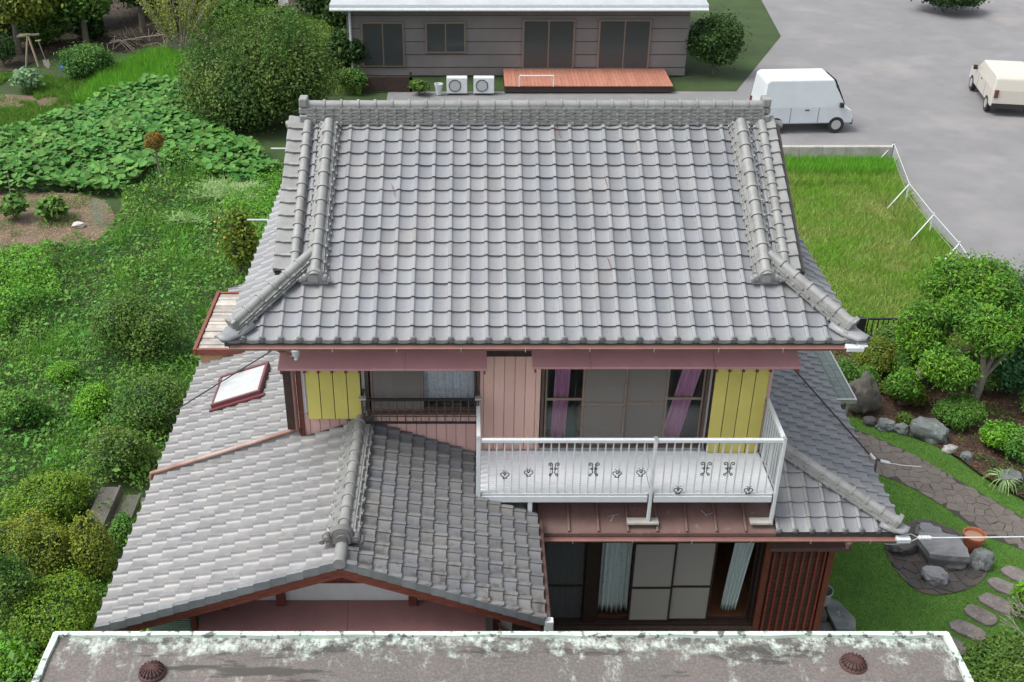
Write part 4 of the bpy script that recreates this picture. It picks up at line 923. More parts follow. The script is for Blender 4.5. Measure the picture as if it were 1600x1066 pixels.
MB().tube([(.30,.05,-.01),(.5,0,-.02),(.8,-.02,-.03)],.006,5).build('white_lead',M_ALU,w)
# ================================================================== GROUND
g_=MB(); nx=ny=60
xs=np.linspace(-150,150,nx+1); 
o=sheet('ground',[(-160,-40),(160,-40),(160,300),(-160,300)],GZ-.06,M_GROUND)
SQUASH=[(-18.8,24.3),(-16.07,26.12),(-14.82,29.2),(-13.32,31.83),(-11.58,30.81),(-9.81,26.96),(-7.61,23.94),(-6.44,21.85),(-7.5,20.73),(-10.33,22.9),(-10.99,21.56),(-11.34,20.09),(-13.42,20.73),(-17.5,20.19)]
SOIL1=smooth_poly([(-21.19,30.64),(-17.64,30.81),(-16.08,29.99),(-15.87,26.96),(-15.29,25.91),(-16.48,24.58),(-17.73,24.26),(-21,24.3)])
SOIL2=smooth_poly([(-17.17,20.19),(-14.26,20.73),(-12.24,20.3),(-11.16,18.66),(-11.28,17.01),(-12.39,16.26),(-14.49,15.83),(-17,16)])
WOODS=[(-30,52),(-2,52),(-4,38),(-9,36.5),(-12.45,37.5),(-14.17,36.6),(-18.69,38.42),(-19.94,34.36),(-30,34.36)]
FIELD=[(8.2,23.3),(14.8,23.3),(14.6,22.5),(14.1,18.2),(14.2,14.5),(13.6,10.3),(9.6,11.3),(8.2,11.3)]
LAWN=smooth_poly([(5.9,5.5),(8.2,8.1),(8.95,7.35),(9.95,6.6),(10.35,6.2),(10.72,5.35),(11.46,4.25),(12.4,3.0),(12.4,-1.0),(9.59,-1.3),(7.37,-1.3),(5.6,-1.0)],3)
sheet('soil_bed',SOIL1,GZ-.02,M_SOIL); sheet('vegetable_bed',SOIL2,GZ-.02,M_SOIL); sheet('woodland_floor',WOODS,GZ-.03,M_WOODS)
sheet('field_ground',FIELD,GZ-.02,mat('field_soil',(.13,.17,.045),.95,(.17,.17,.07),.9,(.35,.7),space='pos',bump=.5,bscale=10))
sheet('lawn',LAWN,GZ+.0,M_LAWN)
BED=smooth_poly([(8.2,8.0),(9.0,10.4),(10.64,11.4),(12.8,12.0),(14.2,11.2),(14.52,7.85),(12.9,2.9),(12.2,2.9),(11.51,4.3),(10.76,5.42),(10.38,6.22),(8.94,7.42)],3)
sheet('garden_bed',BED,GZ+.012,M_MULCH)
sheet('road',[(14.9,9.5),(60,-2),(120,60),(60,120),(17.4,66),(14.9,40),(11,31.5),(-3.4,31.5),(-3.4,28.3),(10.4,28.3),(10.9,24.9),(14.9,24.9),(14.3,18.3),(14.6,14)],GZ-.035,M_ASPH)
# strip of pale kerb behind the field, raised
k=MB(); 
for i in range(8): k.box(8.2+i*.81+.005,8.2+(i+1)*.81-.005,23.25,23.45,GZ-.05,GZ+.62)
kb=k.build('concrete_kerb_wall',M_CONC,bevel=.01); tag(kb,'low pale concrete wall at the back of the grassy field','low wall')
# ---- crazy paving
def clip(poly,p,n):
    out=[]; 
    for i in range(len(poly)):
        a=poly[i]; b=poly[(i+1)%len(poly)]; da=(a[0]-p[0])*n[0]+(a[1]-p[1])*n[1]; db=(b[0]-p[0])*n[0]+(b[1]-p[1])*n[1]
        if da<=0: out.append(a)
        if da*db<0: t=da/(da-db); out.append((a[0]+(b[0]-a[0])*t,a[1]+(b[1]-a[1])*t))
    return out
def crazy(poly,spacing,m,jm,name,label,gap=.02,th=.02,z=GZ+.01,base=None,rough=.45):
    parent=sheet(base,poly,z,jm); 
    xs=[p[0] for p in poly]; ys=[p[1] for p in poly]; pts=[]
    x=min(xs)-spacing
    while x<max(xs)+spacing:
        y=min(ys)-spacing
        while y<max(ys)+spacing:
            pts.append((x+random.uniform(-rough,rough)*spacing,y+random.uniform(-rough,rough)*spacing)); y+=spacing
        x+=spacing
    pa=np.array(pts); ins=inpoly(pa[:,0],pa[:,1],poly); cnt=0
    for i,p in enumerate(pts):
        if not ins[i]: continue
        c=[(p[0]+dx*spacing*2,p[1]+dy*spacing*2) for dx,dy in ((-1,-1),(1,-1),(1,1),(-1,1))]
        for j,q in enumerate(pts):
            if i==j: continue
            dx,dy=q[0]-p[0],q[1]-p[1]; L=math.hypot(dx,dy)
            if L>spacing*3: continue
            mx,my=(p[0]+q[0])/2-dx/L*gap/2,(p[1]+q[1])/2-dy/L*gap/2; c=clip(c,(mx,my),(dx/L,dy/L))
            if len(c)<3: break
        if len(c)>=3:
            ca=np.array(c); k=inpoly(ca[:,0],ca[:,1],poly)
            def pull(a):
                lo,hi=0.,1.
                for _ in range(7):
                    md=(lo+hi)/2; q2=np.array([[p[0]+(a[0]-p[0])*md,p[1]+(a[1]-p[1])*md]])
                    if inpoly(q2[:,0],q2[:,1],poly)[0]: lo=md
                    else: hi=md
                return (p[0]+(a[0]-p[0])*lo*.97,p[1]+(a[1]-p[1])*lo*.97)
            c=[tuple(a) if k_ else pull(a) for a,k_ in zip(ca,k)]
            t=th*random.uniform(.6,1.2); w=[]
            for k2 in range(len(c)):     # a slightly wavy edge
                a,b2=c[k2],c[(k2+1)%len(c)]; L=math.hypot(a[0]-b2[0],a[1]-b2[1]); w.append(a)
                if L>.12: w.append(((a[0]+b2[0])/2+random.gauss(0,.008),(a[1]+b2[1])/2+random.gauss(0,.008)))
            o=MB().prism(w,z,z+t).build('paving_stone',m,parent); cnt+=1
    return parent
PATH=smooth_poly([(8.4,7.1),(9.52,6.15),(10.25,5.15),(11.07,3.94),(12.2,2.6),(12.4,1.3),(11.31,1.75),(10.65,2.95),(10.09,3.4),(9.56,4.35),(8.91,5.15),(7.6,6.1)],3)
crazy(PATH,.215,M_PAVE,M_JOINT,'paving_stone','',.010,.010,GZ+.012,'garden_path')
POND=smooth_poly([(8.02,3.17),(8.45,3.62),(9.01,3.9),(9.5,3.59),(9.87,3.17),(9.78,2.5),(9.36,2.0),(8.66,1.75),(8.21,1.86),(8.0,2.42)],3)
crazy(POND,.25,M_PAVED,M_JOINTL,'paving_stone','',.011,.02,GZ+.02,'stone_terrace')
# ---- rocks
def rock(x,y,z,sx,sy,sz,m,label,seed,rz=0,flat=.5,cat='rock'):
    bm=bmesh.new(); bmesh.ops.create_icosphere(bm,subdivisions=4,radius=1)
    for v in bm.verts:
        n=mnoise.fractal(v.co*1.1+Vector((seed*3.1,0,0)),1,2,4); v.co*=1+.30*n
        c=mnoise.voronoi(v.co*1.4+Vector((seed,seed,0)))[0][0]; v.co*=1-.22*c
        v.co.z=min(v.co.z,flat+.07*mnoise.noise(v.co*2+Vector((seed,0,0)))) if flat<1 else v.co.z; v.co.z=max(v.co.z,-.5)
        v.co.x*=sx; v.co.y*=sy; v.co.z*=sz
    me=bpy.data.meshes.new('rock'); bm.to_mesh(me); bm.free(); me.materials.append(m); me.polygons.foreach_set('use_smooth',[True]*len(me.polygons)); me.set_sharp_from_angle(angle=R(28))
    o=link('rock',me,None,(x,y,z)); o.rotation_euler.z=rz; tag(o,label,cat); return o
rock(8.95,7.75,GZ+.45,.40,.34,.60,mat('upright_brown_rock',(.10,.09,.075),.85,(.06,.055,.05),3,(.4,.65),bump=.7,bscale=9,space='pos'),'tall brown upright rock below the olive dome bush',1,.3,2)
rock(9.02,7.25,GZ+.08,.17,.13,.15,M_ROCKD,'small dark rock at the left start of the garden border',2)
rock(9.30,7.08,GZ+.10,.22,.17,.20,M_ROCK,'grey border rock between the tall brown rock and flat round stone',3)
rock(9.62,6.95,GZ+.08,.19,.16,.18,M_ROCK,'rounded green grey border stone left of the big border boulder',4)
rock(10.12,6.75,GZ+.16,.42,.30,.42,M_ROCK,'largest green grey boulder in the garden border',5,-.5)
rock(10.42,6.2,GZ+.06,.18,.12,.13,mat('pale_quartz_rock',(.34,.33,.31),.7,(.16,.15,.14),5,(.4,.65),bump=.5,bscale=12,space='pos'),'small pale broken stone beside the big border boulder',6)
rock(10.68,5.95,GZ+.06,.14,.13,.16,M_ROCK,'small knobbly stone at the right end of the border',7)
rock(11.22,5.1,GZ+.12,.26,.24,.24,M_ROCK,'grey rock behind the variegated striped plant',8)
rock(11.72,4.55,GZ+.2,.42,.40,.42,M_ROCK,'big grey green rock at the picture edge above the path',9)
rock(8.30,2.95,GZ+.13,.34,.22,.24,M_ROCKD,'dark rough rock at the left rim of the stone terrace',10,.4)
rock(8.98,3.42,GZ+.11,.28,.18,.25,M_SLATE,'flat topped dark slab rock behind the big slate boulder',11,-.3,.35)
rock(8.60,2.12,GZ+.12,.26,.22,.28,M_SLATE,'small flat faced grey rock near the front of the terrace',12,.2,.4)
rock(9.62,2.55,GZ+.13,.23,.22,.28,M_ROCK,'pale green rock with a white patch right of the slate boulder',13,.4,.8)
rock(9.10,2.45,GZ+.05,.22,.12,.13,M_ROCKD,'low dark rock in the shade under the slate boulder',14)
# big slate table rock: faceted slab
b=MB(); top=[(-.52,.30),(-.40,.50),(.05,.46),(.46,.30),(.52,-.18),(.50,-.42),(.05,-.34),(-.40,-.26)]
hz=[.36,.38,.40,.42,.40,.36,.33,.33]; n=8
b.v=[(x*.80,y*.75,-.05) for x,y in top]+[(x,y,z-.12) for (x,y),z in zip(top,hz)]+[(x*.97,y*.97,z) for (x,y),z in zip(top,hz)]+[(0,0,.40)]
for l in range(2): b.f+=[(l*n+i,l*n+(i+1)%n,(l+1)*n+(i+1)%n,(l+1)*n+i) for i in range(n)]
b.f=[tuple(reversed(f)) for f in b.f]+[(2*n+(i+1)%n,2*n+i,3*n) for i in range(n)]
o=b.build('slate_boulder',M_SLATE); o.location=(8.93,2.72,GZ+.02); o.scale=(.80,.80,.9); s_=o.modifiers.new('s','SUBSURF'); s_.subdivision_type='SIMPLE'; s_.levels=s_.render_levels=4
tx=bpy.data.textures.new('rk','CLOUDS'); tx.noise_scale=.16; d_=o.modifiers.new('d','DISPLACE'); d_.texture=tx; d_.strength=.035; bb=o.modifiers.new('b','BEVEL'); bb.width=.01
tag(o,'large flat slate boulder in the middle of the stone terrace','boulder')
# stepping stones
M_STEPST=mat('worn_stepping_stone',(.17,.148,.138),.85,(.10,.09,.085),4,(.35,.65),rnd=.1,bump=.6,bscale=18,space='pos',c3=(.27,.25,.235),s3=22,m3=(.58,.72))
SL=['stepping stone nearest the terracotta pot at the path','second stepping stone counting from the path side','third stepping stone counting from the path side','fourth stepping stone, middle of the lawn row','broad stepping stone, second from the concrete roof','long stepping stone next to the concrete roof corner','stepping stone half hidden behind the concrete roof corner']
for i,(x,y) in enumerate([(10.75,2.3),(10.22,2.25),(9.85,1.93),(9.52,1.50),(9.12,1.20),(8.75,.85),(8.3,.5)]):
    n=11; a0=-.75; P=[]
    for k in range(n):
        a=6.283*k/n; r=random.uniform(.88,1.1); px,py=.30*r*math.copysign(abs(math.cos(a))**.75,math.cos(a)),.185*r*math.copysign(abs(math.sin(a))**.75,math.sin(a)); P.append((px*math.cos(a0)-py*math.sin(a0),px*math.sin(a0)+py*math.cos(a0)))
    o=MB().prism(P,-.03,.045).build('stepping_stone',M_STEPST,bevel=.012); o.location=(x,y,GZ+.01); tag(o,SL[i],'stepping stone','stepping stones across the lawn')
# terracotta pot, bucket, slab, step
p=empty('plant_pot',(9.62,2.98,GZ+.03)); tag(p,'terracotta plant pot with bare dry soil beside the slate boulder','plant pot')
MB().lathe([(0.001,0),(.13,0),(.145,.02),(.185,.30),(.205,.31),(.215,.38),(.205,.385),(.19,.375),(.175,.30),(.17,.2)],(0,0,0),28).build('pot',M_TERRA,p,smooth=True)
MB().lathe([(.178,.315),(.10,.33),(.0001,.335)],(0,0,0),28).build('soil',M_TERRAI,p,smooth=True)
p=empty('bucket',(6.30,1.42,GZ+.12)); tag(p,'grey plastic bucket standing beside the red lattice box','bucket')
MB().lathe([(0.001,0),(.12,0),(.125,.02),(.165,.30),(.18,.305),(.178,.325),(.16,.32),(.155,.29),(.115,.03),(.0001,.028)],(0,0,0),24).build('body',M_BUCKET,p,smooth=True)
MB().lathe([(.13,.12),(.0001,.125)],(0,0,0),20).build('soil',M_DKW,p,smooth=True)
o=MB().prism([(6.38,.75),(6.72,.72),(6.80,1.0),(6.62,1.45),(6.42,1.55),(6.34,1.2)],GZ,GZ+.16).build('stone_slab',M_ROCK,bevel=.02); tag(o,'flat grey stone slab on the lawn beside the bucket','stone slab')
o=MB().box(5.86,6.36,.2,1.0,GZ,GZ+.08).box(5.86,6.30,1.0,1.25,GZ,GZ+.22).box(5.95,6.34,1.25,1.6,GZ,GZ+.12).build('door_step',M_STEP,bevel=.02); tag(o,'damp concrete step at the corner of the red lattice box','step')
# left concrete steps
p=empty('garden_steps',(-6.9,3.6,GZ)); tag(p,'old concrete garden steps between the azaleas and the tiled roof','steps')
for i,(x0,x1,z,ya,yb) in enumerate(((-6.62,-6.22,.16,-.55,.45),(-7.02,-6.62,.32,-.65,.70),(-7.42,-7.02,.48,-.6,.75))):
    MB().box(x0+6.9,x1+6.9-.05,ya,yb,0,z).build('tread',M_STEP,p,bevel=.015); MB().box(x1+6.9-.05,x1+6.9,ya,yb+.02,0,z+.03).build('nosing',M_STEP,p,bevel=.01)
MB().box(.28,1.0,.50,.64,0,.30).build('edge_kerb',M_STEP,p,bevel=.01)
P_=np.array([(random.uniform(-7.6,-6.2),random.uniform(2.9,4.6)) for _ in range(900)]); k=vnoise(P_[:,0]+60,P_[:,1]+60,.35,61)>.60; P_=P_[k]; V,F=leaves(np.stack([P_[:,0],P_[:,1],GZ+.15+(P_[:,0]<-6.62)*.18+(P_[:,0]<-7.02)*.18+RNG.uniform(0,.12,len(P_))],1),np.tile([0,0,1.],(len(P_),1)),np.full(len(P_),.07)); tag(link('step_weeds',npmesh('step_weeds',V,F,LM['mid'])),'small weeds growing over the old concrete steps','weeds',kind='stuff')
# far left tools
p=empty('trestle',(-19.3,35.1,GZ)); tag(p,'wooden A frame trestle in the dark corner beyond the potato plant','trestle')
MB().bar((-.25,-.2,0),(0,0,1.35),.06).build('leg',M_HANDLE,p); MB().bar((.3,-.2,0),(0.02,0,1.35),.06).build('leg',M_HANDLE,p); MB().bar((0,.5,0),(0,.02,1.35),.06).build('leg',M_HANDLE,p); MB().bar((-.45,-.05,1.28),(.5,.05,1.36),.07).bar((-.4,.08,1.33),(.2,-.1,1.40),.05).build('cross_bar',M_DEAD,p)
p=empty('spade',(-18.5,34.7,GZ)); tag(p,'spade leaning on the trestle with its pale blade down','spade'); p.rotation_euler=(R(8),R(-6),0)
MB().tube([(0,0,.35),(-.02,0,1.25)],.022,6).build('shaft',M_HANDLE,p); MB().bar((-.15,0,1.27),(.1,0,1.27),.04).build('handle',M_HANDLE,p)
MB().add([(-.13,0,.38),(.13,0,.38),(.14,-.03,.15),(0,-.05,-.02),(-.14,-.03,.15),(-.13,.015,.38),(.13,.015,.38),(.14,-.015,.15),(0,-.035,-.02),(-.14,-.015,.15)],[(0,4,3,2,1),(5,6,7,8,9),(0,1,6,5),(1,2,7,6),(2,3,8,7),(3,4,9,8),(4,0,5,9)]).build('blade',M_RUSTSPADE,p)
p=empty('sign_board',(-9.3,42.8,GZ)); tag(p,'small blank white board on a post far behind the big bush','sign')
MB().box(-.02,.02,-.02,.02,0,.9).build('post',M_DEAD,p); MB().box(-.25,.25,-.03,-.01,.75,1.05).build('panel',M_WHITE,p)
o=MB().tube([(0,0,.3),(1.2,.3,.45),(2.6,.6,.55)],.035,6).build('fallen_branch',M_DEAD); o.location=(-16.6,37.6,GZ); tag(o,'bare pale pole lying behind the bramble mound','branch')
o=rock(-12.1,18.0,GZ+.05,.22,.14,.12,mat('pale_stone',(.42,.41,.37),.8,(.3,.29,.26),4),'flat pale stone on the bare vegetable bed',21,.1,cat='stone')
o=MB().add([(-.3,0,0),(.3,.1,0),(.34,.3,.1),(-.2,.25,.15)],[(0,1,2,3)]).build('plastic_sheet',M_BLUE); o.location=(-17.55,34.3,GZ+.1); o.scale=(1,1,2.2); tag(o,'scrap of blue sheet tucked behind the bramble mound','sheet'); s_=o.modifiers.new('s','SOLIDIFY'); s_.thickness=.02
p=empty('garden_net',(-11.55,18.1,GZ)); tag(p,'leaning panel of green plastic net on the vegetable bed','net')
q=MB()
for i in range(9): q.bar((-.25+i*.07,0,.0),(-.15+i*.07,.15,.75),.008)
for j in range(10): q.bar((-.25+j*.011,j*.0165,j*.083),(.31+j*.011,j*.0165,j*.083),.008)
o=q.build('netting',M_NETG,p)
# stakes with dead vines by the bed
for (x,y,l) in ((-14.9,20.0,'bamboo plant stake behind the broad leaved bed plants'),(-10.15,21.15,'thin leaning garden cane below the rusty topiary ball')):
    o=MB().tube([(0,0,0),(.08,0,.9)],.015,5).build('garden_stake',M_DEAD); o.location=(x,y,GZ); tag(o,l,'stake')
# metal poles sticking out beyond the roof
for (x,y,l) in ((-6.2,19.4,'horizontal grey pole poking out beside the upper verge'),(-6.0,14.0,'horizontal grey pole poking out beside the persimmon tree')):
    p=empty('drying_pole',(x,y,GZ)); tag(p,l,'pole','grey poles beyond the left eave')
    MB().tube([(0,0,2.0),(1.2,0,2.0)],.03,8).build('rail',M_STEEL,p,smooth=True); MB().tube([(1.0,0,0),(1.0,0,2.0)],.03,8).build('post',M_STEEL,p,smooth=True)
# ---- white braced fence on the field edge
FP=[(15.0,24.6,'back corner'),(14.25,20.55,'second'),(14.05,17.6,'third'),(14.2,15.5,'fourth')]
wf=empty('boundary_fence',(14.4,19,GZ)); tag(wf,'white wire boundary fence with slanting braces at the field edge','fence')
pts=[(14.73,23.4),(14.02,19.74),(13.93,17.32),(13.93,15.3),(13.7,12.5)]
for i,(x,y) in enumerate(pts[:4]):
    X,Y=x-14.4,y-19
    MB().box(X-.02,X+.02,Y-.02,Y+.02,0,.75).build('post',M_ALU if i else M_NETG,wf); MB().bar((X,Y,.68),(X-.75,Y-.5,.05),.026).build('brace',M_ALU,wf)
for i in range(4):
    a=pts[i]; c=pts[i+1]
    MB().tube([(a[0]-14.4,a[1]-19,.70),(c[0]-14.4,c[1]-19,.70)],.010,5).build('rail',M_ALU,wf); MB().tube([(a[0]-14.4,a[1]-19,.35),(c[0]-14.4,c[1]-19,.35)],.005,5).build('wire',M_STEEL,wf)
# black low fence between field and garden
bf=empty('iron_fence',(10.2,11.2,GZ)); tag(bf,'black iron bar fence between the grassy field and the garden','fence')
MB().box(-.9,-.15,-.06,.06,0,.55).build('panel',M_BLACK,bf); MB().bar((-.1,0,.52),(2.2,0,.52),.04).bar((-.1,0,.06),(2.2,0,.06),.03).build('rail',M_BLACK,bf)
for i in range(18): MB().box(-.1+i*.13,-.075+i*.13,-.012,.012,.0,.52).build('bar',M_BLACK,bf)

# ================================================================== NEIGHBOUR HOUSE AND ROAD SIDE
nb=empty('neighbour_house',(2,33,GZ)); tag(nb,'low neighbouring house with grey brown walls behind the main ridge','house')
def npart(mb,n,m,p=None,bevel=0): o=mb.build(n,m,p or nb,bevel=bevel); return o
npart(MB().box(-7.2,7.2,.6,9,0,3.0),'wall',M_MAUVEWALL)
rf=npart(MB().add([(-7.8,0,3.05),(7.8,0,3.05),(7.8,10,3.05),(-7.8,10,3.05),(-7.8,0,3.15),(7.8,0,3.15),(7.8,10,3.15),(-7.8,10,3.15),(-7,5,4.9),(7,5,4.9)],[(0,3,2,1),(0,1,5,4),(1,2,6,5),(2,3,7,6),(3,0,4,7),(4,5,9,8),(5,6,9),(6,7,8,9),(7,4,8)]),'roof',mat('pale_blue_grey_roof',(.34,.36,.38),.6,(.28,.30,.32),1))
npart(MB().box(-7.8,7.8,-.05,.0,2.98,3.14),'fascia',M_ALU,rf)
M_DIMW=mat('dark_window_glass',(.045,.05,.052),.15)
for x0,x1,z0,z1 in ((-6.6,-4.8,.4,2.3),(-3.9,-2.2,1.0,2.3),(.2,2.4,.3,2.4),(3.4,5.6,.3,2.4)):
    w_=npart(MB().box(x0,x1,.52,.62,z0,z1),'window',M_FRAME2); q=MB().box(x0+.07,(x0+x1)/2-.03,.50,.53,z0+.07,z1-.07); npart(q,'pane',M_DIMW,w_); npart(MB().box((x0+x1)/2+.03,x1-.07,.50,.53,z0+.07,z1-.07),'pane',M_DIMW,w_)
npart(MB().box(-.6,6.3,-1.8,.55,.02,.28),'deck_base',M_DKW)
for i in range(44): npart(MB().box(-.6+i*.157+.004,-.6+(i+1)*.157-.004,-1.85,.55,.28,.31),'deck_board',M_BRICKO)
npart(MB().tube([(-.0,-1.9,.75),(1.4,-1.9,.75)],.03,6).tube([(0,-1.9,.3),(0,-1.9,.75)],.03,6).tube([(1.4,-1.9,.3),(1.4,-1.9,.75)],.03,6),'hand_rail',M_ALU)
npart(MB().box(-6.5,-4.4,-1.6,-1.5,.0,.6).box(-4.5,-4.4,-1.6,-1.45,0,.8),'dark_panel',M_DKW)
npart(MB().tube([(-7.05,.52,0),(-7.05,.52,2.9)],.05,8),'downpipe',M_ALU); npart(MB().tube([(-7.8,-.1,2.95),(7.8,-.1,2.95)],.06,8),'gutter',M_ALU,rf)
for z_ in (.35,.9,1.45,2.0,2.55): npart(MB().box(-7.2,7.2,.585,.6,z_,z_+.02),'siding_joint',M_DKW)
acl=['air conditioner unit with round fan, left of the pair behind the ridge','air conditioner unit with square grille, next to the orange deck']
for i,x in enumerate((-.55,.55)):
    p=empty('air_conditioner',(x,31.1,GZ)); tag(p,acl[i],'air conditioner','outdoor units by the neighbouring wall')
    MB().box(-.42,.42,-.15,.2,.05,.70).build('case',M_ALU,p,bevel=.02); MB().lathe([(.25,0),(.25,.02),(.22,.02)],(0,0,0),20).build('fan_ring',M_DKW,p).matrix_local=Matrix.Translation((-.08,-.15,.38))@Matrix.Rotation(R(90),4,'X')
    for k in range(6): MB().box(-.30,.16,-.165,-.152,.18+k*.07,.20+k*.07).build('grille_bar',M_STEEL,p)
o=MB().lathe([(.10,0),(.17,.42),(.18,.45),(.15,.45),(.09,.05)],(0,0,0),16).build('white_planter',M_ALU,smooth=True); o.location=(-1.3,31.0,GZ); tag(o,'white tapered planter left of the air conditioner units','planter')
# van and car on the road
def vehicle(name,label,cat,x,y,rz,L,Wd,H,m,hood):
    p=empty(name,(x,y,GZ),rz); tag(p,label,cat)
    prof=[(-L/2,.35),(-L/2+.03,.98),(-L/2+.12,H-.08),(-L/2+.25,H),(L/2-hood-.55,H),(L/2-hood,.98),(L/2-.1,.85),(L/2,.6),(L/2,.35)]
    b=MB(); n=len(prof)
    for y_,k in ((-Wd/2,1),(Wd/2,1)):
        for px,pz in prof: b.v.append((px,y_*(1-.10*max(0,(pz-.98))/max(.1,H-.98)),pz))
    b.f=[(8,7,6,5,1,0),(5,4,3,2,1),(n,n+1,n+5,n+6,n+7,n+8),(n+1,n+2,n+3,n+4,n+5)]+[(i,(i+1)%n,(i+1)%n+n,i+n) for i in range(n)]
    bmo=b.build('body',m,p,bevel=.05)
    for s in (-1,1):
        y_=s*Wd/2*.955
        for a,c in ((-L/2+.25,-.15),(-.05,L/2-hood-.35)): MB().add([(a,y_,1.0),(c+.1,y_,1.0),(c,y_*.955,H-.22),(a+.05,y_*.955,H-.22),(a,y_*.96,1.0),(c+.1,y_*.96,1.0),(c,y_*.90,H-.22),(a+.05,y_*.90,H-.22)],[(0,1,2,3),(7,6,5,4),(0,4,5,1),(2,6,7,3)]).build('side_window',M_DGLASS,p)
        for wx in (-L/2+.6,L/2-.6):
            w_=MB().tube([(wx,s*(Wd/2-.16),.3),(wx,s*(Wd/2+.01),.3)],.3,18).build('wheel',M_TYRE,p,smooth=True); MB().tube([(wx,s*(Wd/2),.3),(wx,s*(Wd/2+.02),.3)],.18,14).build('rim',M_STEEL,w_)
        MB().box(L/2-.08,L/2+.02,s*(Wd/2-.35)-.12,s*(Wd/2-.35)+.12,.6,.75).build('headlight',M_SKYG,p)
    MB().add([(L/2-hood-.02,-Wd/2*.85,1.02),(L/2-hood-.02,Wd/2*.85,1.02),(L/2-hood-.5,Wd/2*.8,H-.06),(L/2-hood-.5,-Wd/2*.8,H-.06),(L/2-hood+.03,-Wd/2*.85,1.04),(L/2-hood+.03,Wd/2*.85,1.04),(L/2-hood-.45,Wd/2*.8,H-.04),(L/2-hood-.45,-Wd/2*.8,H-.04)],[(4,5,6,7),(3,2,1,0)]).build('windscreen',M_DGLASS,p)
    for sx in (-L*.18,L*.12): 
        for s in (-1,1): MB().box(sx-.008,sx+.008,s*Wd/2-.004,s*Wd/2+.004,.4,.97).build('door_seam',M_TYRE,p)
    for s in (-1,1):
        MB().box(-.1,.06,s*Wd/2-.012,s*Wd/2+.012,.86,.9).build('door_handle',M_TYRE,p); MB().box(L/2-hood-.25,L/2-hood-.12,s*(Wd/2+.1)-.07,s*(Wd/2+.1)+.07,1.0,1.16).build('mirror',M_TYRE,p)
        MB().box(-L/2-.02,-L/2+.03,s*(Wd/2-.15)-.07,s*(Wd/2-.15)+.07,.7,1.0).build('tail_lamp',M_WINE,p)
    MB().box(-L/2-.03,-L/2+.05,-Wd/2+.05,Wd/2-.05,.3,.48).build('bumper',M_TYRE,p); MB().box(L/2-.05,L/2+.03,-Wd/2+.05,Wd/2-.05,.3,.48).build('bumper',M_TYRE,p)
    return p
vehicle('parked_van','white boxy van parked behind the field wall','van',12.45,27.2,R(3),3.5,1.6,2.0,M_VAN,.35)
vehicle('parked_car','cream coloured car parked on the far side of the road','car',21.3,30.2,R(80),3.9,1.65,1.5,M_CREAM,.9)

